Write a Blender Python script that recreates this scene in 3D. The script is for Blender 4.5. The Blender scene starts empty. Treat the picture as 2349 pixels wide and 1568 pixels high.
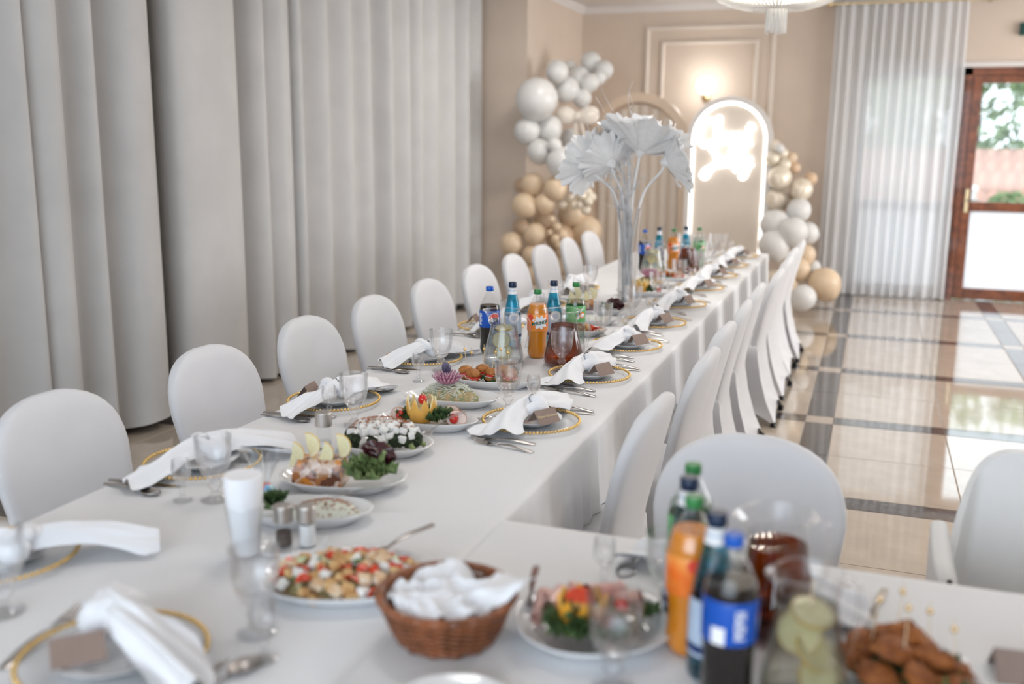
import bpy, bmesh, math, random
from math import sin, cos, pi, radians, sqrt, atan2
from mathutils import Vector, Matrix, noise

# ------------------------------------------------------------------ camera, world, light, exposure
SC = bpy.context.scene
COL = SC.collection
W_PX, F_PX = 2349, 2275.8
CAM_H = 1.62

def make_camera():
    yaw, pitch, roll = radians(-19.7213), radians(-11.4131), radians(0.516)
    f = Vector((sin(yaw) * cos(pitch), cos(yaw) * cos(pitch), sin(pitch)))
    r0 = Vector((cos(yaw), -sin(yaw), 0)); u0 = r0.cross(f)
    r = r0 * cos(roll) + u0 * sin(roll); u = u0 * cos(roll) - r0 * sin(roll)
    cd = bpy.data.cameras.new('camera'); co = bpy.data.objects.new('camera', cd); COL.objects.link(co)
    m = Matrix.Identity(4)
    for i in range(3):
        m[i][0], m[i][1], m[i][2] = r[i], u[i], -f[i]
    m[2][3] = CAM_H
    co.matrix_world = m
    cd.sensor_fit = 'HORIZONTAL'; cd.sensor_width = 36; cd.lens = F_PX / W_PX * 36
    cd.clip_start = 0.05; cd.clip_end = 200
    cd.dof.use_dof = True; cd.dof.focus_distance = 3.55; cd.dof.aperture_fstop = 1.5
    SC.camera = co
make_camera()

w = bpy.data.worlds.new('world'); SC.world = w; w.use_nodes = True
bg = w.node_tree.nodes['Background']
bg.inputs[0].default_value = (0.86, 0.93, 1.0, 1); bg.inputs[1].default_value = 2.1

def area(name, loc, rot, sx, sy, power, col):
    l = bpy.data.lights.new(name, 'AREA'); l.shape = 'RECTANGLE'; l.size = sx; l.size_y = sy
    l.energy = power; l.color = col
    o = bpy.data.objects.new(name, l); o.location = loc; o.rotation_euler = [radians(a) for a in rot]; COL.objects.link(o)
    return o
# daylight through the windows of the near wall, behind the camera; the soft light from the right is added
area('daylight_near_windows', (-0.8, -3.4, 1.75), (90, 0, 0), 5.6, 2.3, 125, (0.67, 0.83, 1.0))
area('added_right_light', (5.4, 8.6, 1.75), (90, 0, 90), 4.4, 2.3, 150, (0.97, 0.98, 1.0))
def point(name, loc, power, col, r=0.12):
    l = bpy.data.lights.new(name, 'POINT'); l.energy = power; l.color = col; l.shadow_soft_size = r
    o = bpy.data.objects.new(name, l); o.location = loc; COL.objects.link(o); return o

SC.view_settings.view_transform = 'Standard'; SC.view_settings.look = 'None'
SC.view_settings.gamma = 1.0; SC.view_settings.use_curve_mapping = False
SC.view_settings.exposure = 0.34
cy = SC.cycles
cy.max_bounces = 7; cy.diffuse_bounces = 3; cy.glossy_bounces = 3; cy.transmission_bounces = 6
cy.transparent_max_bounces = 20; cy.caustics_reflective = False; cy.caustics_refractive = False
cy.use_denoising = True; cy.use_adaptive_sampling = True; cy.adaptive_threshold = 0.08; cy.use_light_tree = False; cy.sample_clamp_indirect = 8

# ------------------------------------------------------------------ materials
MATS = {}
def M(name, col, rough=0.6, metal=0.0, var=0.0, vscale=20.0, bump=0.0, bscale=200.0, sheen=0.0, trans=0.0,
      emit=None, estr=0.0, spec=0.5, sss=0.0, coat=0.0, col2=None, ior=1.45, bdist=0.002):
    m = bpy.data.materials.new(name); m.use_nodes = True
    nt = m.node_tree; b = nt.nodes['Principled BSDF']
    b.inputs['Base Color'].default_value = (*col, 1); b.inputs['Roughness'].default_value = rough
    b.inputs['Metallic'].default_value = metal; b.inputs['IOR'].default_value = ior
    b.inputs['Specular IOR Level'].default_value = spec
    if sheen: b.inputs['Sheen Weight'].default_value = sheen
    if trans: b.inputs['Transmission Weight'].default_value = trans
    if coat: b.inputs['Coat Weight'].default_value = coat
    if sss:
        b.inputs['Subsurface Weight'].default_value = sss; b.inputs['Subsurface Radius'].default_value = (0.01, 0.006, 0.004)
    if emit:
        b.inputs['Emission Color'].default_value = (*emit, 1); b.inputs['Emission Strength'].default_value = estr
    if var or col2 or bump:
        tc = nt.nodes.new('ShaderNodeTexCoord')
    if var or col2:
        n = nt.nodes.new('ShaderNodeTexNoise'); n.inputs['Scale'].default_value = vscale; n.inputs['Detail'].default_value = 2
        nt.links.new(tc.outputs['Object'], n.inputs['Vector'])
        r = nt.nodes.new('ShaderNodeValToRGB')
        r.color_ramp.elements[0].position = 0.35; r.color_ramp.elements[1].position = 0.65
        c2 = col2 or tuple(max(0, c * (1 - var)) for c in col)
        c1 = col if col2 else tuple(min(1, c * (1 + var)) for c in col)
        r.color_ramp.elements[0].color = (*c2, 1); r.color_ramp.elements[1].color = (*c1, 1)
        nt.links.new(n.outputs['Fac'], r.inputs['Fac']); nt.links.new(r.outputs['Color'], b.inputs['Base Color'])
    if bump:
        n2 = nt.nodes.new('ShaderNodeTexNoise'); n2.inputs['Scale'].default_value = bscale; n2.inputs['Detail'].default_value = 1
        nt.links.new(tc.outputs['Object'], n2.inputs['Vector'])
        bp = nt.nodes.new('ShaderNodeBump'); bp.inputs['Strength'].default_value = bump; bp.inputs['Distance'].default_value = bdist
        nt.links.new(n2.outputs['Fac'], bp.inputs['Height']); nt.links.new(bp.outputs['Normal'], b.inputs['Normal'])
    MATS[name] = m
    return m

def M_glass(name, col=(0.97, 0.98, 0.98), refr=0.0, blend=0.35, rough=0.02, gloss=(1, 1, 1), ior=1.45, gm=0.55):
    """clear thin glass: light passes straight through, edges mirror the room; refr adds a share of real refraction"""
    m = bpy.data.materials.new(name); m.use_nodes = True; nt = m.node_tree
    for n in list(nt.nodes):
        if n.type != 'OUTPUT_MATERIAL': nt.nodes.remove(n)
    out = [n for n in nt.nodes if n.type == 'OUTPUT_MATERIAL'][0]
    t = nt.nodes.new('ShaderNodeBsdfTransparent'); t.inputs[0].default_value = (*col, 1)
    body = t.outputs[0]
    if refr:
        g = nt.nodes.new('ShaderNodeBsdfRefraction'); g.inputs['Color'].default_value = (*col, 1); g.inputs['Roughness'].default_value = 0.02
        g.inputs['IOR'].default_value = ior
        mx = nt.nodes.new('ShaderNodeMixShader'); mx.inputs[0].default_value = refr
        nt.links.new(t.outputs[0], mx.inputs[1]); nt.links.new(g.outputs[0], mx.inputs[2]); body = mx.outputs[0]
    gl = nt.nodes.new('ShaderNodeBsdfGlossy'); gl.inputs['Color'].default_value = (*gloss, 1); gl.inputs['Roughness'].default_value = rough
    lw = nt.nodes.new('ShaderNodeLayerWeight'); lw.inputs['Blend'].default_value = 0.5
    pw = nt.nodes.new('ShaderNodeMath'); pw.operation = 'POWER'; pw.inputs[1].default_value = 1.0 / blend
    ma = nt.nodes.new('ShaderNodeMath'); ma.operation = 'MULTIPLY_ADD'; ma.inputs[1].default_value = gm; ma.inputs[2].default_value = 0.03
    mx2 = nt.nodes.new('ShaderNodeMixShader')
    nt.links.new(lw.outputs['Facing'], pw.inputs[0]); nt.links.new(pw.outputs[0], ma.inputs[0])
    nt.links.new(ma.outputs[0], mx2.inputs[0]); nt.links.new(body, mx2.inputs[1]); nt.links.new(gl.outputs[0], mx2.inputs[2])
    nt.links.new(mx2.outputs[0], out.inputs['Surface'])
    MATS[name] = m
    return m

def M_sheer(name, col, clear, transl):
    m = bpy.data.materials.new(name); m.use_nodes = True; nt = m.node_tree
    for n in list(nt.nodes):
        if n.type != 'OUTPUT_MATERIAL': nt.nodes.remove(n)
    out = [n for n in nt.nodes if n.type == 'OUTPUT_MATERIAL'][0]
    d = nt.nodes.new('ShaderNodeBsdfDiffuse'); d.inputs[0].default_value = (*col, 1)
    tl = nt.nodes.new('ShaderNodeBsdfTranslucent'); tl.inputs[0].default_value = (*col, 1)
    tp = nt.nodes.new('ShaderNodeBsdfTransparent')
    a = nt.nodes.new('ShaderNodeMixShader'); a.inputs[0].default_value = transl
    b = nt.nodes.new('ShaderNodeMixShader'); b.inputs[0].default_value = clear
    tc = nt.nodes.new('ShaderNodeTexCoord'); wv = nt.nodes.new('ShaderNodeTexNoise'); wv.inputs['Scale'].default_value = 300
    mp = nt.nodes.new('ShaderNodeMath'); mp.operation = 'MULTIPLY_ADD'; mp.inputs[1].default_value = 0.16; mp.inputs[2].default_value = clear - 0.08
    nt.links.new(tc.outputs['Object'], wv.inputs['Vector']); nt.links.new(wv.outputs['Fac'], mp.inputs[0]); nt.links.new(mp.outputs[0], b.inputs[0])
    nt.links.new(d.outputs[0], a.inputs[1]); nt.links.new(tl.outputs[0], a.inputs[2])
    nt.links.new(a.outputs[0], b.inputs[1]); nt.links.new(tp.outputs[0], b.inputs[2]); nt.links.new(b.outputs[0], out.inputs['Surface'])
    MATS[name] = m
    return m

def M_chunks(name, cols, scale, rough=0.3, trans=0.0, dist=0.4):
    """voronoi pieces in several colours (set aspic, printed foil)"""
    m = M(name, cols[0], rough); nt = m.node_tree; b = nt.nodes['Principled BSDF']
    tc = nt.nodes.new('ShaderNodeTexCoord'); v = nt.nodes.new('ShaderNodeTexVoronoi'); v.inputs['Scale'].default_value = scale
    ns = nt.nodes.new('ShaderNodeTexNoise'); ns.inputs['Scale'].default_value = scale * 0.8
    mixv = nt.nodes.new('ShaderNodeMixRGB'); mixv.inputs[0].default_value = dist * 0.1
    nt.links.new(tc.outputs['Object'], mixv.inputs[1]); nt.links.new(tc.outputs['Object'], ns.inputs['Vector']); nt.links.new(ns.outputs['Color'], mixv.inputs[2])
    nt.links.new(mixv.outputs[0], v.inputs['Vector'])
    sp = nt.nodes.new('ShaderNodeSeparateColor'); nt.links.new(v.outputs['Color'], sp.inputs[0])
    r = nt.nodes.new('ShaderNodeValToRGB'); r.color_ramp.interpolation = 'CONSTANT'
    e = r.color_ramp.elements
    while len(e) < len(cols): e.new(0.5)
    for i, c in enumerate(cols):
        e[i].position = i / len(cols); e[i].color = (*c, 1)
    nt.links.new(sp.outputs[0], r.inputs['Fac']); nt.links.new(r.outputs['Color'], b.inputs['Base Color'])
    b.inputs['Coat Weight'].default_value = 0.2
    if trans: b.inputs['Transmission Weight'].default_value = trans
    return m

M('wall_paint', (0.71, 0.59, 0.485), 0.75, var=0.02, vscale=3, bump=0.08, bscale=150)
M('ceiling_paint', (0.78, 0.74, 0.71), 0.8, var=0.01, vscale=3)
M('trim_paint', (0.78, 0.69, 0.60), 0.55, var=0.02, vscale=5)
M('tile_light', (0.54, 0.455, 0.37), 0.06, coat=0.5, var=0.05, vscale=6, bump=0.03, bscale=6, bdist=0.01)
M('tile_dark', (0.10, 0.088, 0.082), 0.07, coat=0.5, var=0.25, vscale=30, bump=0.03, bscale=8, bdist=0.01)
M('grout', (0.30, 0.24, 0.19), 0.8, var=0.1)
M('floor_plain', (0.55, 0.44, 0.34), 0.15, var=0.04, vscale=2)
M('curtain_cloth', (0.58, 0.565, 0.55), 0.85, var=0.03, vscale=4, bump=0.15, bscale=900, sheen=0.25)
M('dark_base', (0.015, 0.014, 0.014), 0.7, var=0.2)
M('table_linen', (0.79, 0.785, 0.79), 0.75, var=0.012, vscale=3, bump=0.55, bscale=5, bdist=0.02, sheen=0.2)
M('chair_spandex', (0.70, 0.695, 0.71), 0.7, var=0.015, vscale=8, bump=0.1, bscale=500, sheen=0.3)
M('napkin_linen', (0.88, 0.885, 0.91), 0.8, var=0.01, vscale=12, bump=0.12, bscale=260, sheen=0.2)
M('china', (0.84, 0.84, 0.845), 0.12, var=0.01, coat=0.5)
M('steel', (0.50, 0.47, 0.45), 0.22, 1.0, var=0.08, vscale=40)
M('gold_bead', (0.78, 0.53, 0.20), 0.25, 0.9, var=0.1, vscale=60)
M('gold_print', (0.75, 0.62, 0.36), 0.4, 0.5, var=0.05)
M('card_taupe', (0.285, 0.205, 0.17), 0.7, var=0.03, vscale=40, bump=0.05, bscale=400)
M('table_wood', (0.35, 0.24, 0.15), 0.5, var=0.2, vscale=12)
M('black_metal', (0.03, 0.03, 0.03), 0.4, 0.6, var=0.1)
M('white_plastic', (0.76, 0.745, 0.725), 0.45, var=0.01)
M('door_wood', (0.22, 0.068, 0.026), 0.35, var=0.3, vscale=14, bump=0.1, bscale=60, coat=0.3)
M('brass', (0.70, 0.55, 0.32), 0.3, 1.0, var=0.05)
M('sign_dark', (0.005, 0.06, 0.045), 0.4, var=0.2)
M('fence_red', (0.62, 0.38, 0.31), 0.8, var=0.25, vscale=3)
M('pavement', (0.66, 0.64, 0.60), 0.85, var=0.08, vscale=2)
M('tree_leaf', (0.28, 0.40, 0.20), 0.6, var=0.4, vscale=1.5)
M('tree_bark', (0.12, 0.08, 0.05), 0.9, var=0.3)
M('balloon_white', (0.74, 0.725, 0.70), 0.32, var=0.01, coat=0.15)
M('balloon_cream', (0.74, 0.565, 0.385), 0.32, var=0.02, coat=0.15)
M('balloon_pearl', (0.82, 0.72, 0.58), 0.22, var=0.02, metal=0.15, coat=0.3)
M('balloon_sand', (0.68, 0.48, 0.31), 0.35, var=0.02, coat=0.1)
M('arch_white', (0.74, 0.70, 0.66), 0.5, var=0.01)
M('arch_panel', (0.78, 0.68, 0.58), 0.6, var=0.01)
M('arch_beige', (0.80, 0.63, 0.48), 0.5, var=0.02)
M('led', (1, 1, 1), 0.5, emit=(1.0, 0.99, 0.97), estr=1.35)
M('neon', (1, 1, 1), 0.5, emit=(1.0, 1.0, 1.0), estr=1.25)
M('lamp_globe', (1, 1, 1), 0.5, emit=(1.0, 0.98, 0.95), estr=4.0)
M('satin', (0.88, 0.79, 0.69), 0.35, var=0.03, sheen=0.4)
M('petal_white', (0.86, 0.85, 0.84), 0.6, var=0.03, vscale=30)
M('branch_white', (0.66, 0.65, 0.66), 0.7, var=0.15, vscale=30)
M('crystal', (0.93, 0.91, 0.87), 0.12, var=0.03, coat=0.6)
M('lemon_flesh', (0.86, 0.79, 0.48), 0.35, var=0.06, vscale=120, coat=0.3)
M('lemon_rind', (0.82, 0.58, 0.14), 0.4, var=0.05, vscale=200, bump=0.2, bscale=500)
M('lemon_pith', (0.88, 0.85, 0.70), 0.5, var=0.02)
M('orange_rind', (0.88, 0.40, 0.04), 0.35, var=0.08, vscale=40, bump=0.15, bscale=500)
M('melon_yellow', (0.88, 0.48, 0.10), 0.35, var=0.06, vscale=40, bump=0.1, bscale=400)
M('melon_pale', (0.90, 0.76, 0.44), 0.4, var=0.04)
M('tomato', (0.62, 0.022, 0.012), 0.15, var=0.15, vscale=40, coat=0.6)
M('pepper_red', (0.68, 0.06, 0.02), 0.22, var=0.25, vscale=60, coat=0.4)
M('lettuce', (0.13, 0.21, 0.075), 0.5, col2=(0.045, 0.09, 0.035), vscale=35)
M('lettuce_light', (0.29, 0.37, 0.15), 0.5, col2=(0.11, 0.18, 0.06), vscale=35)
M('broccoli', (0.035, 0.055, 0.02), 0.7, col2=(0.008, 0.016, 0.007), vscale=90, bump=0.5, bscale=500)
M('broccoli_stalk', (0.26, 0.32, 0.13), 0.5, var=0.15)
M('feta', (0.87, 0.86, 0.83), 0.6, var=0.03, vscale=50, bump=0.15, bscale=200)
M('crouton', (0.80, 0.56, 0.27), 0.7, col2=(0.46, 0.20, 0.06), vscale=60, bump=0.3, bscale=250)
M('chicken', (0.80, 0.69, 0.53), 0.55, col2=(0.70, 0.42, 0.20), vscale=70, bump=0.2, bscale=200)
M('cucumber', (0.62, 0.69, 0.42), 0.35, var=0.15, vscale=60)
M('cucumber_skin', (0.10, 0.19, 0.055), 0.35, var=0.2)
M('seed', (0.42, 0.17, 0.08), 0.6, var=0.3, vscale=100)
M('ham', (0.78, 0.47, 0.40), 0.4, var=0.1, vscale=50, coat=0.2)
M('ham_pale', (0.80, 0.62, 0.53), 0.4, var=0.06, vscale=50, coat=0.2)
M('ham_edge', (0.50, 0.19, 0.06), 0.45, var=0.2, vscale=60)
M('sauce', (0.46, 0.40, 0.28), 0.3, var=0.12, vscale=60)
M('beet', (0.055, 0.006, 0.010), 0.3, var=0.3, vscale=60, coat=0.4)
M('onion_purple', (0.52, 0.20, 0.30), 0.4, col2=(0.78, 0.60, 0.66), vscale=40)
M('plum', (0.045, 0.032, 0.075), 0.45, col2=(0.15, 0.13, 0.22), vscale=40)
M('cheese_strip', (0.74, 0.76, 0.66), 0.55, var=0.06, vscale=60)
M('salad_mix', (0.66, 0.44, 0.22), 0.55, col2=(0.30, 0.33, 0.17), vscale=55, bump=0.6, bscale=140, bdist=0.006)
M('bun', (0.52, 0.22, 0.06), 0.6, col2=(0.34, 0.115, 0.022), vscale=50, bump=0.4, bscale=120, bdist=0.004)
M('cutlet', (0.40, 0.135, 0.03), 0.65, col2=(0.20, 0.055, 0.012), vscale=40, bump=0.8, bscale=120, bdist=0.006)
M('pick_wood', (0.72, 0.56, 0.36), 0.6, var=0.08)
M('wicker', (0.23, 0.075, 0.026), 0.38, var=0.35, vscale=30, coat=0.35)
M('cola', (0.008, 0.004, 0.003), 0.15, var=0.1, spec=0.25)
M('orange_drink', (0.78, 0.26, 0.015), 0.12, var=0.03, coat=0.4, emit=None)
M('cap_blue', (0.005, 0.10, 0.50), 0.35, var=0.03)
M('cap_green', (0.03, 0.22, 0.055), 0.35, var=0.03)
M('cap_navy', (0.006, 0.022, 0.062), 0.35, var=0.05)
M('label_blue', (0.004, 0.085, 0.46), 0.3, var=0.02)
M('label_orange', (0.90, 0.17, 0.02), 0.3, col2=(0.95, 0.40, 0.08), vscale=14)
M('label_green', (0.12, 0.42, 0.14), 0.3, var=0.05, vscale=10)
M('label_white', (0.85, 0.86, 0.87), 0.35, var=0.01)
M('label_silver', (0.50, 0.60, 0.74), 0.3, var=0.05)
M('print_white', (0.88, 0.88, 0.90), 0.4, var=0.01)
M('print_red', (0.80, 0.07, 0.035), 0.4, var=0.01)
M('print_navy', (0.006, 0.03, 0.14), 0.4, var=0.01)
M('print_green', (0.008, 0.10, 0.045), 0.4, var=0.01)
M('print_orange', (0.90, 0.22, 0.03), 0.4, var=0.01)
M('print_black', (0.012, 0.016, 0.016), 0.4, var=0.01)
M('salt', (0.88, 0.88, 0.88), 0.8, var=0.02)
M('pepper_ground', (0.13, 0.10, 0.085), 0.9, var=0.4, vscale=300)
M_chunks('aspic', [(0.42, 0.16, 0.05), (0.62, 0.42, 0.28), (0.32, 0.10, 0.035), (0.72, 0.56, 0.46), (0.66, 0.24, 0.025), (0.48, 0.27, 0.15), (0.14, 0.045, 0.02)], 55, 0.15)
M_chunks('wrapper_print', [(0.80, 0.82, 0.86), (0.25, 0.50, 0.75), (0.80, 0.82, 0.86), (0.75, 0.12, 0.10), (0.5, 0.75, 0.85)], 60, 0.2)
M_glass('glass', (0.99, 0.992, 0.995), refr=0.15, blend=0.40, ior=1.35, gm=0.7)
M_glass('glass_thin', (0.975, 0.98, 0.98), refr=0.0, blend=0.35)
M_glass('glass_dish', (0.992, 0.994, 0.995), refr=0.0, blend=0.35, gm=0.22)
M_glass('glass_blue', (0.12, 0.62, 0.80), refr=0.10, blend=0.40)
M_glass('water', (0.93, 0.955, 0.965), refr=0.45, blend=0.18, ior=1.2, gm=0.12)
M_glass('lemonade', (0.91, 0.91, 0.84), refr=0.45, blend=0.18, ior=1.2, gm=0.12)
M_glass('glass_jug', (0.985, 0.988, 0.99), refr=0.06, blend=0.36, ior=1.3, gm=0.5)
M_glass('tea', (0.52, 0.19, 0.035), refr=0.35, blend=0.25, ior=1.25, gm=0.12)
M_glass('pet', (0.95, 0.96, 0.955), refr=0.0, blend=0.33, gm=0.45)
M_glass('sprite', (0.82, 0.88, 0.83), refr=0.2, blend=0.30, ior=1.2, gm=0.12)
M_glass('wrap_film', (0.93, 0.94, 0.95), refr=0.0, blend=0.55, rough=0.08)
M_glass('window_glass', (0.96, 0.98, 0.98), refr=0.0, blend=0.25)
M_sheer('sheer', (0.86, 0.86, 0.87), 0.13, 0.32)
M_sheer('frosted', (0.92, 0.94, 0.96), 0.10, 0.8)

# ------------------------------------------------------------------ geometry helpers
class G:
    def __init__(s): s.V = []; s.F = []
    def add(s, V, F):
        o = len(s.V); s.V += [tuple(v) for v in V]; s.F += [tuple(i + o for i in f) for f in F]; return s
    def join(s, g, m=None):
        return s.add([m @ Vector(v) for v in g.V] if m is not None else g.V, g.F)
    def box(s, x0, x1, y0, y1, z0, z1):
        return s.add([(x0, y0, z0), (x1, y0, z0), (x1, y1, z0), (x0, y1, z0), (x0, y0, z1), (x1, y0, z1), (x1, y1, z1), (x0, y1, z1)],
                     [(3, 2, 1, 0), (4, 5, 6, 7), (0, 1, 5, 4), (1, 2, 6, 5), (2, 3, 7, 6), (3, 0, 4, 7)])
    def loft(s, loops, cap0=True, cap1=True, closed=True):
        n = len(loops[0]); V = [p for l in loops for p in l]; F = []
        for i in range(len(loops) - 1):
            for j in range(n if closed else n - 1):
                k = (j + 1) % n
                F.append((i * n + j, i * n + k, (i + 1) * n + k, (i + 1) * n + j))
        if cap0: F.append(tuple(reversed(range(n))))
        if cap1: F.append(tuple(range((len(loops) - 1) * n, len(loops) * n)))
        return s.add(V, F)
    def lathe(s, prof, seg=32, c=(0, 0, 0), rib=None, sx=1, sy=1):
        V = []; F = []; rows = []
        for r, z in prof:
            if r <= 1e-6:
                rows.append([len(V)]); V.append((c[0], c[1], c[2] + z))
            else:
                row = []
                for j in range(seg):
                    a = 2 * pi * j / seg; rr = r * (rib(a, z) if rib else 1)
                    row.append(len(V)); V.append((c[0] + rr * cos(a) * sx, c[1] + rr * sin(a) * sy, c[2] + z))
                rows.append(row)
        for A, B in zip(rows, rows[1:]):
            for j in range(seg):
                k = (j + 1) % seg
                if len(A) == 1 and len(B) == 1: continue
                if len(A) == 1: F.append((A[0], B[k], B[j])) if False else F.append((A[0], B[j], B[k]))
                elif len(B) == 1: F.append((A[j], B[0], A[k])) if False else F.append((A[j], A[k], B[0]))
                else: F.append((A[j], A[k], B[k], B[j]))
        return s.add(V, F)
    def tube(s, pts, r, seg=8, cap=True, flat=1.0):
        pts = [Vector(p) for p in pts]; n = len(pts); loops = []
        t0 = (pts[1] - pts[0]).normalized()
        up = Vector((0, 0, 1)) if abs(t0.z) < 0.9 else Vector((1, 0, 0))
        nrm = t0.cross(up).normalized()
        for i, p in enumerate(pts):
            t = (pts[min(i + 1, n - 1)] - pts[max(i - 1, 0)])
            t = t.normalized() if t.length > 1e-9 else t0
            nrm = (nrm - t * nrm.dot(t)); nrm = nrm.normalized() if nrm.length > 1e-6 else t.orthogonal().normalized()
            bn = t.cross(nrm)
            rr = r[i] if isinstance(r, (list, tuple)) else r
            loops.append([p + nrm * (rr * cos(2 * pi * j / seg)) + bn * (rr * flat * sin(2 * pi * j / seg)) for j in range(seg)])
        return s.loft(loops, cap, cap)
    def sphere(s, c, r, seg=16, rings=10, fn=None):
        rx, ry, rz = r if isinstance(r, (list, tuple)) else (r, r, r)
        V = []; F = []
        for i in range(rings + 1):
            th = pi * i / rings
            for j in range(seg if 0 < i < rings else 1):
                ph = 2 * pi * j / seg; d = Vector((sin(th) * cos(ph), sin(th) * sin(ph), -cos(th)))
                k = fn(d) if fn else 1
                V.append((c[0] + rx * d.x * k, c[1] + ry * d.y * k, c[2] + rz * d.z * k))
        idx = lambda i, j: 0 if i == 0 else (len(V) - 1 if i == rings else 1 + (i - 1) * seg + j % seg)
        for i in range(rings):
            for j in range(seg):
                f = [idx(i, j), idx(i, j + 1), idx(i + 1, j + 1), idx(i + 1, j)]
                f2 = []
                for q in f:
                    if q not in f2: f2.append(q)
                F.append(tuple(f2))
        return s.add(V, F)
    def grid(s, fn, nu, nv, closeu=False):
        V = [fn(i / nu, j / nv) for i in range(nu + (0 if closeu else 1)) for j in range(nv + 1)]
        F = []; n = nv + 1; m = nu if closeu else nu + 1
        for i in range(nu):
            for j in range(nv):
                a, b = i % m, (i + 1) % m
                F.append((a * n + j, b * n + j, b * n + j + 1, a * n + j + 1))
        return s.add(V, F)
    def mesh(s, name, mat, smooth=True, ang=45):
        me = bpy.data.meshes.new(name); me.from_pydata(s.V, [], s.F); me.update()
        me.materials.append(MATS[mat])
        bm = bmesh.new(); bm.from_mesh(me); bmesh.ops.recalc_face_normals(bm, faces=bm.faces); bm.to_mesh(me); bm.free()
        if smooth:
            me.shade_smooth()
            if ang: me.set_sharp_from_angle(angle=radians(ang))
        return me

def RZ(a): return Matrix.Rotation(a, 4, 'Z')
def TR(*v): return Matrix.Translation(Vector(v))

def setp(o, label=None, cat=None, group=None, kind=None):
    if label: o['label'] = label
    if cat: o['category'] = cat
    if group: o['group'] = group
    if kind: o['kind'] = kind
    return o
def child(parent, name, me, mat=None):
    o = bpy.data.objects.new(name, me); COL.objects.link(o); o.parent = parent
    if mat is not None: o.matrix_local = mat
    return o
def build_parts(parent, parts):
    for p in parts:
        o = child(parent, p[0], p[1], p[2] if len(p) > 2 else None)
        if len(p) > 3 and p[3]:
            build_parts(o, p[3])
        if len(p) > 4 and p[4]: o['label'] = p[4]
def thing(name, parts, loc, rz=0.0, label=None, cat=None, group=None, scale=1.0, rot=None):
    """parts: a mesh, or a list of (part name, mesh, local matrix, sub-parts, part label)"""
    o = bpy.data.objects.new(name, None if isinstance(parts, list) else parts); COL.objects.link(o)
    o.location = loc; o.rotation_euler = rot if rot else (0, 0, rz)
    if scale != 1.0: o.scale = (scale, scale, scale) if not isinstance(scale, tuple) else scale
    if isinstance(parts, list):
        o.empty_display_size = 0.05
        build_parts(o, parts)
    return setp(o, label, cat, group)
def struct(name, me, parent=None, loc=(0, 0, 0)):
    o = bpy.data.objects.new(name, me); COL.objects.link(o); o.location = loc
    if parent: o.parent = parent
    else: o['kind'] = 'structure'
    return o
ORD = ['first', 'second', 'third', 'fourth', 'fifth', 'sixth', 'seventh', 'eighth', 'ninth', 'tenth', 'eleventh', 'twelfth']
T = 0.75          # table height
random.seed(7)
rnd = random.uniform

def text_mesh(s, size, mat, radius=None, shear=0.0, tilt=0.0, extr=0.0004, name='lettering', bold=0.0):
    cu = bpy.data.curves.new(name, 'FONT'); cu.body = s; cu.size = size; cu.align_x = 'CENTER'; cu.align_y = 'CENTER'
    cu.extrude = extr; cu.shear = shear; cu.offset = bold; cu.resolution_u = 3
    o = bpy.data.objects.new(name, cu); COL.objects.link(o)
    dg = bpy.context.evaluated_depsgraph_get(); me = bpy.data.meshes.new_from_object(o.evaluated_get(dg))
    bpy.data.objects.remove(o); bpy.data.curves.remove(cu)
    me.name = name; me.materials.clear(); me.materials.append(MATS[mat])
    ct, st = cos(tilt), sin(tilt)
    for v in me.vertices:
        x, y, z = v.co; x, y = x * ct - y * st, x * st + y * ct
        if radius: v.co = ((radius + z) * sin(x / radius), -(radius + z) * cos(x / radius), y)
        else: v.co = (x, y, z)
    return me

# ------------------------------------------------------------------ the room
YB = 11.55        # back wall
CEIL = 3.14
def wallbox(name, boxes, mat='wall_paint', parent=None):
    g = G()
    for b in boxes: g.box(*b)
    return struct(name, g.mesh(name, mat, smooth=False), parent)

def make_floor():
    base = struct('floor', G().box(-4.4, 5.6, -3.6, YB + 0.2, -0.06, -0.004).mesh('floor', 'grout', smooth=False))
    gp = 0.002
    def tmesh(n, a, b, mat):
        return G().loft([[(gp, gp, -0.004), (a - gp, gp, -0.004), (a - gp, b - gp, -0.004), (gp, b - gp, -0.004)],
                         [(gp, gp, -0.0008), (a - gp, gp, -0.0008), (a - gp, b - gp, -0.0008), (gp, b - gp, -0.0008)],
                         [(gp * 2, gp * 2, 0), (a - 2 * gp, gp * 2, 0), (a - gp * 2, b - gp * 2, 0), (gp * 2, b - gp * 2, 0)]],
                        False, True).mesh(n, mat, smooth=False)
    tx, ty, s = 0.612, 0.637, 0.158
    px, py = 2 * tx + s, 2 * ty + s
    big = tmesh('floor_tile', tx, ty, 'tile_light'); dv = tmesh('dark_strip_tile', s, ty, 'tile_dark')
    dh = tmesh('dark_strip_tile', tx, s, 'tile_dark'); sq = tmesh('corner_tile', s, s, 'tile_light')
    x0, y0 = -0.277 - 3 * px, 4.534 - 3 * py
    for i in range(6):
        for j in range(9):
            X, Y = x0 + i * px, y0 + j * py
            def put(n, me, x, y):
                if y > YB - 0.02 or x > 3.2 or y < 0.4: return
                o = child(base, n, me); o.location = (x, y, 0)
                if y + 0.65 > YB + 0.1: o.scale.y = max(0.05, min(1, (YB + 0.1 - y) / 0.65))
            put('corner_tile', sq, X, Y)
            for k in range(2):
                put('dark_strip_tile', dh, X + s + k * tx, Y)
                put('dark_strip_tile', dv, X, Y + s + k * ty)
                for l in range(2): put('floor_tile', big, X + s + k * tx, Y + s + l * ty)
    wallbox('floor_side', [(3.24, 5.6, -3.6, YB, -0.003, 0.0), (-4.4, 3.24, -3.6, 0.38, -0.003, 0.0)], 'floor_plain')
make_floor()

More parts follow.
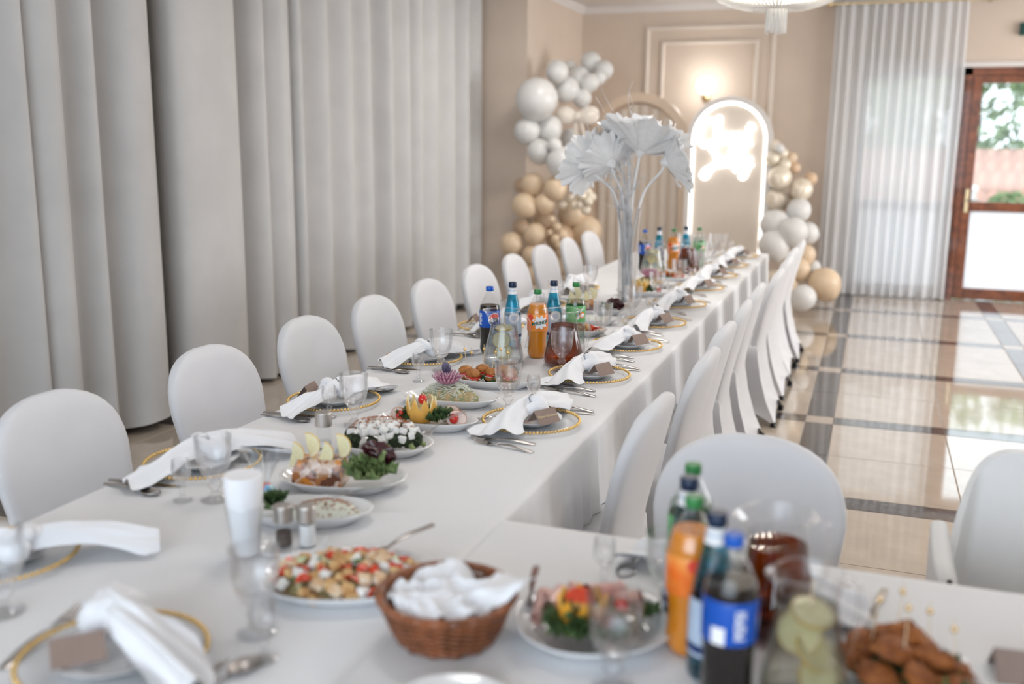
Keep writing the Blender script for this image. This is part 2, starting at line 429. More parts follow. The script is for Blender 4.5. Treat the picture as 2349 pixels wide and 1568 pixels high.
OPX0, OPX1, OPZ = -0.20, 1.98, 2.41
wallbox('wall_back', [(-3.4, OPX0, YB, YB + 0.25, 0, CEIL), (OPX1, 5.6, YB, YB + 0.25, 0, CEIL), (OPX0, OPX1, YB, YB + 0.25, OPZ, CEIL)])
wallbox('wall_corner', [(-4.4, -3.31, 9.61, YB + 0.25, 0, CEIL)])
wallbox('wall_left', [(-4.4, -4.2, -3.6, 9.61, 0, CEIL)])
wallbox('wall_right', [(5.5, 5.7, -3.6, YB + 0.25, 0, 0.6), (5.5, 5.7, -3.6, YB + 0.25, 2.9, CEIL), (5.5, 5.7, -3.6, 6.4, 0.6, 2.9), (5.5, 5.7, 10.8, YB + 0.25, 0.6, 2.9)])  # unseen opening, added where the right-hand area light stands
wallbox('wall_near', [(-4.4, 5.7, -3.7, -3.5, 0, 0.6), (-4.4, 5.7, -3.7, -3.5, 2.9, CEIL), (-4.4, -2.2, -3.7, -3.5, 0.6, 2.9), (3.4, 5.7, -3.7, -3.5, 0.6, 2.9)])
wallbox('ceiling', [(-4.4, 5.7, -3.7, YB + 0.25, CEIL, CEIL + 0.1)], 'ceiling_paint')
def cornice(name, pts):
    prof = [(0, 0), (0.0, -0.075), (0.014, -0.075), (0.02, -0.06), (0.05, -0.025), (0.06, -0.012), (0.06, 0)]
    g = G()
    (xa, ya), (xb, yb), (nx, ny) = pts
    g.loft([[(xa + nx * p, ya + ny * p, CEIL + z) for p, z in prof], [(xb + nx * p, yb + ny * p, CEIL + z) for p, z in prof]])
    struct(name, g.mesh(name, 'ceiling_paint', smooth=False))
cornice('trim_1', ((-3.31, YB), (5.5, YB), (0, -1)))
cornice('trim_2', ((-3.31, 9.61), (-3.31, YB), (1, 0)))
cornice('trim_3', ((-4.2, 9.61), (-3.31, 9.61), (0, -1)))
def frame_trim(name, x0, x1, z0, z1, wd):
    g = G()
    prof = [(0, 0), (wd, 0), (wd, 0.012), (wd * 0.7, 0.024), (wd * 0.3, 0.024), (0, 0.012)]
    def ring(d, h): return [(x0 + d, YB - h, z0 + d), (x1 - d, YB - h, z0 + d), (x1 - d, YB - h, z1 - d), (x0 + d, YB - h, z1 - d)]
    loops = [ring(d, h) for d, h in prof] + [ring(*prof[0])]
    g.loft(loops, False, False)
    struct(name, g.mesh(name, 'trim_paint', smooth=False))
frame_trim('trim_4', -2.555, -1.115, 0.45, 2.91, 0.045)
frame_trim('trim_5', -2.375, -1.295, 0.63, 2.745, 0.04)
wallbox('trim_6', [(OPX0 - 0.06, OPX1 + 0.06, YB - 0.03, YB, OPZ, OPZ + 0.05)], 'ceiling_paint')
wallbox('baseboard_back', [(-3.31, OPX0, YB - 0.015, YB, 0, 0.09), (OPX1, 5.5, YB - 0.015, YB, 0, 0.09)], 'trim_paint')
wallbox('baseboard_left', [(-4.2, -4.02, -3.5, 9.6, 0, 0.32)], 'dark_base')

# window behind the sheer
M('frame_grey', (0.42, 0.43, 0.46), 0.4, var=0.02)
def make_window():
    g = G(); x0, x1, y0, y1 = OPX0, 0.79, YB + 0.03, YB + 0.10
    for b in ((x0, x0 + 0.07, 0, OPZ), (x1 - 0.09, x1, 0, OPZ), (x0, x1, OPZ - 0.09, OPZ), (x0, x1, 0, 0.12), (x0, x1, 0.94, 1.03)):
        g.box(b[0], b[1], y0, y1, b[2], b[3])
    o = struct('window_1', g.mesh('window_1', 'frame_grey', smooth=False))
    child(o, 'pane', G().box(x0 + 0.07, x1 - 0.09, YB + 0.06, YB + 0.068, 1.03, OPZ - 0.09).mesh('pane', 'window_glass', False))
    child(o, 'pane', G().box(x0 + 0.07, x1 - 0.09, YB + 0.06, YB + 0.068, 0.12, 0.94).mesh('pane', 'frosted', False))
make_window()
def make_door():
    x0, x1 = 0.80, 1.95; y = YB
    g = G()
    for d, (a, b) in ((0.0, (0.02, 0.09)), (0.035, (-0.01, 0.05))):
        w_ = 0.075 - d * 0.9
        g.box(x0 + d, x0 + d + w_, y + a - 0.03, y + b, 0, OPZ - d); g.box(x1 - d - w_, x1 - d, y + a - 0.03, y + b, 0, OPZ - d)
        g.box(x0 + d, x1 - d, y + a - 0.03, y + b, OPZ - d - w_, OPZ - d)
    door = struct('door_1', g.mesh('door_1', 'door_wood', False))
    lx0, lx1 = x0 + 0.082, x1 - 0.082
    def rail(n, a, b, c, d, yy=(0.0, 0.06)):
        gg = G(); gg.box(a, b, y - yy[0], y + yy[1], c, d)
        # sunk bead along the glass side
        gg.box(a + 0.012, b - 0.012, y - yy[0] - 0.012, y, c + 0.012, d - 0.012)
        child(door, n, gg.mesh(n, 'door_wood', False))
    rail('stile', lx0, lx0 + 0.098, 0.01, OPZ - 0.08); rail('stile', lx1 - 0.098, lx1, 0.01, OPZ - 0.08)
    rail('top_rail', lx0 + 0.098, lx1 - 0.098, 2.255, OPZ - 0.08); rail('bottom_rail', lx0 + 0.098, lx1 - 0.098, 0.01, 0.125)
    rail('middle_rail', lx0 + 0.098, lx1 - 0.098, 0.945, 1.04)
    child(door, 'pane', G().box(lx0 + 0.09, lx1 - 0.09, y + 0.02, y + 0.028, 1.03, 2.265).mesh('pane', 'window_glass', False))
    child(door, 'pane', G().box(lx0 + 0.09, lx1 - 0.09, y + 0.02, y + 0.028, 0.115, 0.955).mesh('pane', 'frosted', False))
    hx = 0.935
    pl = child(door, 'handle_plate', G().box(hx - 0.016, hx + 0.016, y - 0.022, y - 0.008, 0.93, 1.17).mesh('handle_plate', 'brass', False))
    g = G(); g.tube([(hx, y - 0.02, 1.06), (hx, y - 0.065, 1.06), (hx + 0.012, y - 0.075, 1.06), (hx + 0.12, y - 0.075, 1.062)], 0.010)
    child(pl, 'handle', g.mesh('handle', 'steel'))
make_door()

# ------------------------------------------------------------------ outside the door
struct('ground_outside', G().box(-30, 40, YB + 0.26, 60, -0.08, -0.02).mesh('ground_outside', 'pavement', False))
def make_fence():
    bm_ = G()
    bm_.loft([[(0.004, 0, 0), (0.33, 0, 0), (0.33, 0.05, 0), (0.004, 0.05, 0)], [(0.004, 0, 1.56), (0.33, 0, 1.56), (0.33, 0.05, 1.56), (0.004, 0.05, 1.56)]])
    me = bm_.mesh('board', 'fence_red', False)
    parts = [('board', me, TR(i * 0.335 - 7, 0, 0)) for i in range(48)]
    parts.append(('rail', G().box(-7, 9.1, 0.05, 0.1, 1.2, 1.3).mesh('rail', 'fence_red', False)))
    thing('garden_fence', parts, (0, 28.5, -0.02), 0.0, 'red board fence across the yard seen through the glass door', 'fence')
make_fence()
def make_tree(x, y, h, r, label, seed):
    rr = random.Random(seed); g = G()
    for _ in range(46):
        d = Vector((rr.gauss(0, 1), rr.gauss(0, 1), rr.gauss(0, 1))).normalized() * (rr.random() ** 0.5)
        c = Vector((d.x * r, d.y * r, h * 0.52 + d.z * h * 0.44)); cr = rr.uniform(0.45, 0.8)
        for _ in range(60):
            e = Vector((rr.gauss(0, 1), rr.gauss(0, 1), rr.gauss(0, 1))).normalized() * cr * rr.uniform(0.6, 1.05)
            p = c + e; n = Vector((rr.gauss(0, 1), rr.gauss(0, 1), rr.gauss(0, 1))).normalized(); t = n.orthogonal().normalized(); b = n.cross(t)
            s = rr.uniform(0.10, 0.2)
            g.add([p - t * s, p + b * s * 0.5, p + t * s, p - b * s * 0.5], [(0, 1, 2, 3)])
    fol = g.mesh('foliage', 'tree_leaf', False)
    tr = G().tube([(0, 0, 0), (0.05, 0, h * 0.3), (0, 0.05, h * 0.6)], [0.2, 0.15, 0.08]).mesh('trunk', 'tree_bark')
    thing('garden_tree', [('foliage', fol), ('trunk', tr)], (x, y, -0.02), 0, label, 'tree', 'trees behind the fence')
make_tree(2.6, 32, 7.0, 2.4, 'leafy green tree beyond the fence, nearest the door hinge side', 1)
make_tree(5.4, 33, 8.0, 2.6, 'leafy green tree beyond the fence, at the right edge of the door glass', 2)
make_tree(0.2, 34, 6.5, 2.2, 'leafy green tree beyond the fence, hidden behind the sheer curtain', 3)
def make_shrub():
    rr = random.Random(5); g = G()
    for _ in range(700):
        e = Vector((rr.gauss(0, 1), rr.gauss(0, 1), rr.gauss(0, 1))).normalized(); e = Vector((e.x * 0.5, e.y * 0.5, 0.3 + e.z * 0.3)) * rr.uniform(0.8, 1)
        n = Vector((rr.gauss(0, 1), rr.gauss(0, 1), rr.gauss(0, 1))).normalized(); t = n.orthogonal().normalized(); b = n.cross(t)
        g.add([e - t * 0.07, e + b * 0.035, e + t * 0.07, e - b * 0.035], [(0, 1, 2, 3)])
    thing('garden_shrub', [('foliage', g.mesh('foliage', 'tree_leaf', False)), ('stem', G().tube([(0, 0, 0), (0, 0, 0.3)], 0.03).mesh('stem', 'tree_bark'))],
          (3.05, 26.0, -0.02), 0, 'small rounded green shrub in front of the red fence', 'shrub')
make_shrub()
thing('bollard', [('post', G().lathe([(0, 0), (0.09, 0), (0.075, 0.04), (0.07, 0.55), (0, 0.55)], 16).mesh('post', 'white_plastic')),
                  ('cap', G().sphere((0, 0, 0.6), 0.11, 14, 8).mesh('cap', 'white_plastic'))], (2.28, 26.5, -0.02), 0,
      'white garden post with a round head outside the door', 'post')

# ------------------------------------------------------------------ curtains
def catmull(pts, n=10):
    P = [Vector(p) for p in pts]; out = []
    for i in range(len(P) - 1):
        a, b, c, d = P[max(i - 1, 0)], P[i], P[i + 1], P[min(i + 2, len(P) - 1)]
        for k in range(n):
            t = k / n
            out.append(0.5 * ((2 * b) + (c - a) * t + (2 * a - 5 * b + 4 * c - d) * t * t + (3 * b - a - 3 * c + d) * t ** 3))
    out.append(P[-1]); return out
def drape(name, pts, z0, z1, label, mat='curtain_cloth', sway=0.012, seed=0, n=8, hem=0.02):
    path = catmull([(x, y, 0) for y, x in pts], n); nz = 14; loops = []
    for k in range(nz + 1):
        t = k / nz; row = []
        for i, p in enumerate(path):
            s = noise.noise(Vector((p.y * 1.7, t * 1.3, seed))) * sway * (1.2 - t)
            s2 = noise.noise(Vector((p.y * 1.1, t * 0.9, seed + 9))) * sway
            zb = z0 + hem * noise.noise(Vector((p.y * 3.1, 0.3, seed + 4)))
            row.append((p.x + s, p.y + s2, zb + (z1 - zb) * t))
        loops.append(row)
    g = G(); g.loft(loops, False, False, closed=False)
    me = g.mesh(name, mat, True, None)
    return thing(name, me, (0, 0, 0), 0, label, 'curtain', 'long curtains on the left wall' if mat == 'curtain_cloth' else None)
def folds(y0, y1, pitch, amp, base, seed, start=None, end=None):
    r = random.Random(seed); y = y0; L = [] if start is None else list(start); s = 1
    while y < y1:
        L.append((y, base + s * amp * r.uniform(0.6, 1.2))); s = -s
        y += pitch * 0.5 * r.uniform(0.7, 1.3)
    return L + (list(end) if end else [])
XC = -3.76
drape('window_curtain', folds(1.6, 3.55, 0.42, 0.095, XC, 3, end=[(3.66, XC + 0.06), (3.70, XC - 0.02)]), 0.03, 3.12,
      'grey curtain at the far left edge, ending at a dark vertical gap', seed=1)
drape('window_curtain', [(3.68, XC - 0.10), (3.72, XC + 0.02), (3.84, XC + 0.09), (3.98, XC - 0.05), (4.10, XC + 0.07), (4.22, XC - 0.09), (4.34, XC + 0.06), (4.46, XC + 0.09), (4.56, XC + 0.03), (4.60, XC - 0.10), (4.58, XC - 0.22)],
      0.04, 3.12, 'grey shaded curtain between two dark gaps behind the nearest left chair', seed=2, hem=0.05)
drape('window_curtain', [(4.86, XC - 0.22), (4.76, XC - 0.10), (4.75, XC + 0.0), (4.82, XC + 0.06), (4.98, XC + 0.08), (5.18, XC + 0.08), (5.33, XC + 0.04), (5.38, XC - 0.10), (5.44, XC - 0.20), (5.53, XC - 0.18), (5.60, XC - 0.03), (5.67, XC + 0.02), (5.74, XC - 0.05), (5.84, XC + 0.045), (5.95, XC + 0.03), (5.98, XC - 0.06)],
      0.02, 3.12, 'pale curtain with a broad flat fold behind the second left chair', seed=3, hem=0.04)
drape('window_curtain', folds(6.06, 9.3, 0.33, 0.062, XC, 11, start=[(6.0, XC - 0.12), (6.01, XC - 0.03)], end=[(9.42, XC + 0.03), (9.53, XC - 0.02), (9.55, XC - 0.12)]),
      0.03, 3.12, 'long pleated cream curtain reaching to the corner with the balloons', seed=4, hem=0.03)
thing('curtain_track', G().box(-3.9, -3.62, 1.6, 9.58, 3.121, 3.14).mesh('curtain_track', 'ceiling_paint', False), (0, 0, 0), 0, 'white ceiling track carrying the long curtains on the left', 'curtain track')

def make_sheer():
    def fn(u, v):
        x = -0.50 + 1.28 * u; z = 0.012 + 3.04 * v
        ph = 2 * pi * (u * 13 + 0.6 * noise.noise(Vector((u * 5, 0, 3))))
        am = 0.028 + 0.01 * noise.noise(Vector((u * 7, v * 1.5, 1)))
        x += 0.03 * (1 - v) * (u - 0.6) + 0.012 * noise.noise(Vector((u * 9, v * 2, 5)))
        return (x, YB - 0.13 + am * sin(ph) * (1.0 - 0.35 * v), z + (0.02 * noise.noise(Vector((u * 6, 0, 8))) * (1 - v)))
    g = G(); g.grid(fn, 156, 14)
    thing('sheer_curtain', [('voile', g.mesh('voile', 'sheer', True, None)), ('hem_band', G().grid(lambda u, v: (lambda p: (p[0], p[1] - 0.002, 0.02 + 0.05 * v))(fn(u, 0.0)), 156, 1).mesh('hem_band', 'sheer', True, None))],
          (0, 0, 0), 0, 'white sheer curtain over the window left of the door', 'curtain')
    g = G(); g.tube([(-0.56, YB - 0.13, 3.066), (2.6, YB - 0.13, 3.066)], 0.013)
    g.sphere((-0.575, YB - 0.13, 3.066), 0.03, 12, 8)
    br = G().box(-0.53, -0.51, YB - 0.13, YB, 3.05, 3.08).mesh('bracket', 'brass', False)
    thing('curtain_rod', [('rod', g.mesh('rod', 'brass')), ('bracket', br), ('bracket', br, TR(1.5, 0, 0)), ('bracket', br, TR(3.0, 0, 0))], (0, 0, 0), 0, 'thin brass curtain rod above the sheer curtain', 'curtain rod')
make_sheer()
thing('exit_sign', [('housing', G().box(-0.16, 0.16, -0.05, 0, -0.06, 0.06).mesh('housing', 'sign_dark', False)), ('bracket', G().box(-0.03, 0.03, -0.02, 0.02, 0.06, 0.12).mesh('bracket', 'black_metal', False))],
      (1.43, YB, 2.775), 0, 'dark green sign box above the brown glass door, at the right picture edge', 'sign')

# ------------------------------------------------------------------ tables and cloths
TX0, TX1, TY0, TY1 = -1.79, -0.757, 1.02, 8.25
def make_cloth(name, x0, x1, y0, y1, drop, label, z=T - 0.0006, seed=0, amp=0.010, wl=0.10, skip=()):
    """top sheet, rounded edge and a hanging skirt with soft vertical folds"""
    per = []; rc = 0.02
    def side(a, b, n):
        for i in range(n): per.append((a[0] + (b[0] - a[0]) * i / n, a[1] + (b[1] - a[1]) * i / n))
    st = 0.035
    nx = max(8, int((x1 - x0) / st)); ny = max(8, int((y1 - y0) / st))
    side((x0, y0), (x1, y0), nx); side((x1, y0), (x1, y1), ny); side((x1, y1), (x0, y1), nx); side((x0, y1), (x0, y0), ny)
    cx, cy_ = (x0 + x1) / 2, (y0 + y1) / 2
    def nrm(p):
        dx = -1 if p[0] <= x0 + 1e-6 else (1 if p[0] >= x1 - 1e-6 else 0)
        dy = -1 if p[1] <= y0 + 1e-6 else (1 if p[1] >= y1 - 1e-6 else 0)
        v = Vector((dx, dy, 0)); return v.normalized() if v.length else Vector((0, 0, 0))
    def loop(off, dz, wave):
        L = []; s = 0.0
        for i, p in enumerate(per):
            n = nrm(p); s = p[0] * 1.0 + p[1]
            wv = wave * (0.9 * sin(2 * pi * s / wl + 2.2 * noise.noise(Vector((s * 2.3, seed, 0)))) + 0.8 * noise.noise(Vector((s * 4.1, seed + 3, 0))))
            hem = -0.012 * noise.noise(Vector((s * 5, seed + 7, 1))) * (1 if dz < -drop * 0.95 else 0)
            L.append((p[0] + n.x * (off + wv), p[1] + n.y * (off + wv), z + dz + hem))
        return L
    loops = [loop(-0.012, 0, 0), loop(-0.003, -0.002, 0), loop(0.002, -0.009, 0.0)]
    for k in range(1, 8):
        t = k / 7; loops.append(loop(0.003 + 0.012 * t, -0.009 - (drop - 0.009) * t, amp * t ** 0.7))
    g = G(); g.loft(loops, True, False)
    return thing(name, g.mesh(name, 'table_linen', True, 60), (0, 0, 0), 0, label, 'tablecloth')
make_cloth('tablecloth', TX0, TX1, TY0, TY1, 0.27, 'long white tablecloth on the table running towards the balloons', seed=1)
S0, S1, SY0, SY1 = -0.757, 2.2, 1.03, 2.065
make_cloth('tablecloth', S0 - 0.002, S1, SY0, SY1, 0.27, 'white tablecloth on the side table with the wicker basket, overlapping at a seam', z=T + 0.0034, seed=4)
def make_table(x0, x1, y0, y1, label):
    top = G().box(x0 + 0.02, x1 - 0.02, y0 + 0.02, y1 - 0.02, T - 0.035, T - 0.006).mesh('tabletop', 'table_wood', False)
    leg = G(); leg.lathe([(0, 0), (0.02, 0), (0.018, 0.02), (0.016, T - 0.036), (0, T - 0.036)], 10); lm = leg.mesh('leg', 'black_metal')
    parts = [('tabletop', top)]
    L = max(x1 - x0, y1 - y0); n = max(2, int(L / 1.7) + 1)
    for i in range(n):
        for s in (0, 1):
            if y1 - y0 > x1 - x0: parts.append(('leg', lm, TR(x0 + 0.40 if s else x1 - 0.40, y0 + 0.15 + (y1 - y0 - 0.3) * i / (n - 1), 0)))
            else: parts.append(('leg', lm, TR(x0 + 0.15 + (x1 - x0 - 0.3) * i / (n - 1), y0 + 0.40 if s else y1 - 0.40, 0)))
    thing('banquet_table', parts, (0, 0, 0), 0, label, 'table')
make_table(TX0, TX1, TY0, TY1, 'long banquet table hidden under the white cloth running to the back')
make_table(S0, S1, SY0, SY1, 'side banquet table under white cloth carrying basket and cola bottle')

# ------------------------------------------------------------------ chairs
def chair_meshes():
    HB = 0.905; zs = 0.47
    def half(z):
        if z < 0.70: return 0.205 + 0.03 * ((z - zs) / 0.23)
        t = (z - 0.70) / (HB - 0.70); return 0.236 * max(0.0, 1 - t ** 2.6) ** (1 / 2.2)
    def ymid(z): return -0.205 - 0.10 * ((z - zs) / (HB - zs)) ** 1.1
    loops = []
    zz = [0.44, 0.50, 0.56, 0.62, 0.67, 0.71, 0.75, 0.785, 0.815, 0.84, 0.862, 0.878, 0.89, 0.898, 0.9025]
    for z in zz:
        h = half(max(z, zs)); ym = ymid(max(z, zs)); th = 0.028 if z < 0.86 else 0.028 * max(0.25, 1 - ((z - 0.86) / 0.05) ** 2)
        L = []
        for j in range(28):
            a = 2 * pi * j / 28; ca, sa = cos(a), sin(a)
            x = h * (abs(ca) ** 0.35) * (1 if ca >= 0 else -1)
            y = ym + th * (abs(sa) ** 0.6) * (1 if sa >= 0 else -1) - 0.018 * (1 - (x / 0.24) ** 2)
            L.append((x, y, z))
        loops.append(L)
    back = G().loft(loops).mesh('backrest', 'chair_spandex', True, 50)
    # seat and stretched skirt
    def rr(hx, yf, yb, z, k, bow=0.0, arch=0.0):
        L = []
        n = 9
        corners = [(-hx, yb), (hx, yb), (hx * 0.98, yf), (-hx * 0.98, yf)]
        for c in range(4):
            a, b = corners[c], corners[(c + 1) % 4]
            ex, ey = b[0] - a[0], b[1] - a[1]; ln = sqrt(ex * ex + ey * ey)
            nx, ny = -ey / ln, ex / ln
            for i in range(n):
                t = i / n; w_ = sin(pi * t)
                px, py = a[0] + ex * t + nx * bow * w_, a[1] + ey * t + ny * bow * w_
                L.append((px, py, z + arch * w_))
        return L
    loops = [rr(0.17, 0.17, -0.18, 0.478, 1), rr(0.205, 0.215, -0.225, 0.472, 1), rr(0.215, 0.225, -0.235, 0.455, 1),
             rr(0.214, 0.224, -0.240, 0.40, 1, 0.008), rr(0.212, 0.222, -0.262, 0.28, 1, 0.028, 0.0), rr(0.213, 0.226, -0.30, 0.15, 1, 0.038, 0.01), rr(0.218, 0.234, -0.345, 0.05, 1, 0.03, 0.06),
             rr(0.221, 0.238, -0.365, 0.012, 1, 0.02, 0.10)]
    seat = G().loft(loops, True, False).mesh('seat_cover', 'chair_spandex', True, 60)
    foot = G().lathe([(0, 0), (0.018, 0), (0.018, 0.03), (0, 0.03)], 10).mesh('foot', 'black_metal')
    leg = G().tube([(0, 0, 0.03), (0, 0, 0.44)], 0.012).mesh('leg', 'black_metal')
    parts = [('backrest', back), ('seat_cover', seat)]
    for sx in (-1, 1):
        parts.append(('foot', foot, TR(sx * 0.205, 0.222, 0))); parts.append(('foot', foot, TR(sx * 0.205, -0.35, 0)))
        parts.append(('leg', leg, TR(sx * 0.19, 0.20, 0)))
    return parts
CH = chair_meshes()
def chair(x, y, rz, label, group=None): return thing('banquet_chair', CH, (x, y, 0), rz, label, 'chair', group)
lefty = [2.13, 2.84, 3.50, 4.12, 4.74, 5.42, 6.06, 6.68, 7.30, 7.90]
dl = ['nearest chair on the left side, back against the dark grey curtain', 'second chair from the front on the left, before the gap in the curtains',
      'third chair from the front on the left, before the broad flat curtain fold', 'fourth chair from the front on the left of the long table',
      'fifth chair from the front on the left of the long table', 'sixth chair from the front on the left, nearest the curtain end',
      'seventh chair from the front on the left, below the left balloons', 'eighth chair from the front on the left, below the left balloons',
      'ninth chair from the front on the left, below the left balloons', 'farthest chair on the left, just beside the tall vase']
for i, y in enumerate(lefty):
    chair(-1.865 + rnd(-0.012, 0.012), y, radians(-90 + rnd(-3, 3)), 'white covered ' + dl[i], 'covered chairs along the left of the long table')
for i, y in enumerate([2.78, 3.50, 4.07, 4.66, 5.30, 5.98, 6.66, 7.28, 7.86]):
    chair((-0.862 if i == 0 else -0.825) + (0.03 if i > 4 else 0) + rnd(-0.012, 0.012), y, radians(90 + rnd(-3, 3)),
          'white covered chair, %s from the front on the right of the long table' % ('farthest' if i == 8 else ORD[i]), 'covered chairs along the right of the long table')
chair(-0.235, 2.145, radians(180), 'large white covered chair facing the camera behind the row of foreground bottles')

def make_high_chair():
    # rounded plastic shell: back with wrapped sides, open to the front (-Y)
    def fn(u, v):
        a = (u - 0.5) * 2
        hw = 0.155 + 0.03 * (1 - v)
        top = 0.90 - 0.19 * abs(a) ** 3.2
        z = 0.50 + (top - 0.50) * v
        wrap = max(0, abs(a) - 0.62) / 0.38
        x = hw * a * (1 + 0.12 * (1 - v)) ; y = 0.12 + 0.05 * v - wrap ** 1.5 * (0.20 - 0.13 * v)
        return (x, y, z)
    shell = G().grid(fn, 32, 16)
    inner = G().grid(lambda u, v: (lambda p: (p[0] * 0.93, p[1] - 0.014, p[2] - 0.006 * v))(fn(u, v)), 32, 16)
    g = G(); g.join(shell); g.join(inner)
    n0 = 33 * 17
    for i in range(32):
        a, b = i * 17 + 16, (i + 1) * 17 + 16; g.F.append((a, b, b + n0, a + n0))
    for e in (0, 32):
        for j in range(16):
            a, b = e * 17 + j, e * 17 + j + 1; g.F.append((a, b, b + n0, a + n0))
    back = g.mesh('backrest', 'white_plastic', True, 50)
    def armm(sx):
        loops = []
        for y, zt, w0 in ((0.07, 0.735, 0.040), (0.02, 0.715, 0.044), (-0.06, 0.69, 0.046), (-0.13, 0.675, 0.044), (-0.145, 0.66, 0.036)):
            loops.append([(sx * (0.170 + w0 * 0.5 + w0 * 0.5 * cos(a) ), y, zt - 0.012 + 0.012 * sin(a)) for a in [pi * k / 8 for k in range(9)]] + [(sx * 0.172, y, 0.58), (sx * (0.168 + w0), y, 0.58)])
        return G().loft(loops).mesh('armrest', 'white_plastic', True, 50)
    seat = G().loft([[(-0.17, -0.16, 0.50), (0.17, -0.16, 0.50), (0.17, 0.13, 0.50), (-0.17, 0.13, 0.50)], [(-0.17, -0.16, 0.53), (0.17, -0.16, 0.53), (0.17, 0.13, 0.53), (-0.17, 0.13, 0.53)]]).mesh('seat', 'white_plastic', False)
    leg = G().tube([(0, 0, 0), (0, 0, 0.01)], 0.01)
    parts = [('backrest', back), ('armrest', armm(1)), ('armrest', armm(-1)), ('seat', seat)]
    for sx in (-1, 1):
        for sy in (-1, 1):
            parts.append(('leg', G().tube([(sx * 0.27, sy * 0.27, 0), (sx * 0.15, sy * 0.12, 0.51)], 0.013).mesh('leg', 'steel')))
        parts.append(('bolt', G().sphere((sx * 0.19, -0.142, 0.67), 0.006, 8, 6).mesh('bolt', 'black_metal')))
    thing('high_chair', parts, (0.405, 2.42, 0), radians(4), 'white plastic child high chair at the right edge behind the side table', 'high chair')
make_high_chair()

# ------------------------------------------------------------------ backdrop at the back wall
def arch_loop(w_, h, y, n=24, z0=0.0):
    r = w_ / 2; L = [(-r, y, z0)]
    L += [(-r * cos(pi * i / n), y, h - r + r * sin(pi * i / n)) for i in range(n + 1)]
    L.append((r, y, z0)); return L
def arch_slab(w_, h, d):
    return G().loft([arch_loop(w_ - 0.01, h - 0.005, -d / 2), arch_loop(w_, h, -d / 2 + 0.006), arch_loop(w_, h, d / 2)])
def arch_ring(wo, ho, wi, hi, d, yc=0, z0=0.0):
    A = arch_loop(wo, ho, yc - d / 2, z0=z0); B = arch_loop(wi, hi, yc - d / 2, z0=z0); C = arch_loop(wi, hi, yc + d / 2, z0=z0); D = arch_loop(wo, ho, yc + d / 2, z0=z0)
    g = G(); n = len(A)
    for X, Y in ((A, B), (B, C), (C, D), (D, A)):
        o = len(g.V); g.V += X + Y
        for i in range(n - 1): g.F.append((o + i, o + i + 1, o + n + i + 1, o + n + i))
    return g
def stroke(pts, s, ox, oz):
    P = catmull([(ox + x * s, 0, oz + y * s) for x, y in pts], 6); return G().tube(P, 0.026, 8)
def make_neon_arch():
    body = arch_slab(0.82, 2.07, 0.10).mesh('panel', 'arch_panel', True, 40)
    rim = arch_ring(0.84, 2.08, 0.74, 2.03, 0.14).mesh('rim', 'arch_white', True, 40)
    led = arch_ring(0.74, 2.03, 0.68, 2.0, 0.03, -0.052).mesh('led_strip', 'led', True, 40)
    # hand-written neon lettering in two lines: Chrzest / Swiety
    L1 = [[(0.75, 1.25), (0.55, 1.45), (0.2, 1.2), (0.0, 0.6), (0.1, 0.05), (0.45, 0.0), (0.7, 0.25)],
          [(0.85, 0.1), (1.0, 0.9), (1.1, 1.5), (0.98, 1.5), (0.92, 0.7), (0.9, 0.1), (1.0, 0.5), (1.2, 0.6), (1.25, 0.2), (1.35, 0.1)],
          [(1.35, 0.1), (1.45, 0.6), (1.6, 0.55), (1.6, 0.5)],
          [(1.7, 0.6), (1.95, 0.6), (1.7, 0.1), (1.98, 0.12)],
          [(2.0, 0.3), (2.25, 0.5), (2.15, 0.65), (2.0, 0.35), (2.15, 0.08), (2.35, 0.2)],
          [(2.35, 0.2), (2.55, 0.62), (2.62, 0.25), (2.4, 0.1), (2.65, 0.12)],
          [(2.85, 1.3), (2.75, 0.5), (2.8, 0.12), (2.98, 0.15)], [(2.6, 0.95), (3.1, 1.05)]]
    L2 = [[(0.85, 1.25), (0.6, 1.4), (0.4, 1.1), (0.65, 0.75), (0.75, 0.3), (0.45, 0.0), (0.1, -0.2), (-0.05, -0.5), (0.2, -0.6), (0.45, -0.2), (0.75, 0.1)],
          [(0.75, 1.55), (0.9, 1.75)],
          [(0.85, 0.6), (0.9, 0.12), (1.05, 0.15), (1.12, 0.5), (1.15, 0.12), (1.32, 0.2), (1.4, 0.6)],
          [(1.5, 0.6), (1.5, 0.15), (1.6, 0.12)], [(1.52, 0.85), (1.54, 0.9)],
          [(1.68, 0.3), (1.9, 0.5), (1.8, 0.65), (1.66, 0.35), (1.8, 0.08), (1.95, 0.1), (1.85, -0.12), (1.98, -0.2)],
          [(2.2, 1.25), (2.12, 0.5), (2.16, 0.12), (2.3, 0.15)], [(1.98, 0.9), (2.4, 0.98)],
          [(2.42, 0.6), (2.45, 0.2), (2.62, 0.2), (2.7, 0.6), (2.6, 0.0), (2.4, -0.55), (2.2, -0.5), (2.4, -0.15), (2.85, 0.25)]]
    g = G()
    for st_ in L1: g.join(stroke(st_, 0.172, -0.285, 1.60))
    for st_ in L2: g.join(stroke(st_, 0.172, -0.245, 1.385))
    let = g.mesh('lettering', 'neon', True, None)
    thing('neon_arch', [('panel', body, None, [('lettering', let, TR(0, -0.075, 0))]), ('rim', rim), ('led_strip', led)], (-1.39, 10.3, 0), radians(2),
          'white arch board with glowing border and neon handwriting', 'arch board')
make_neon_arch()
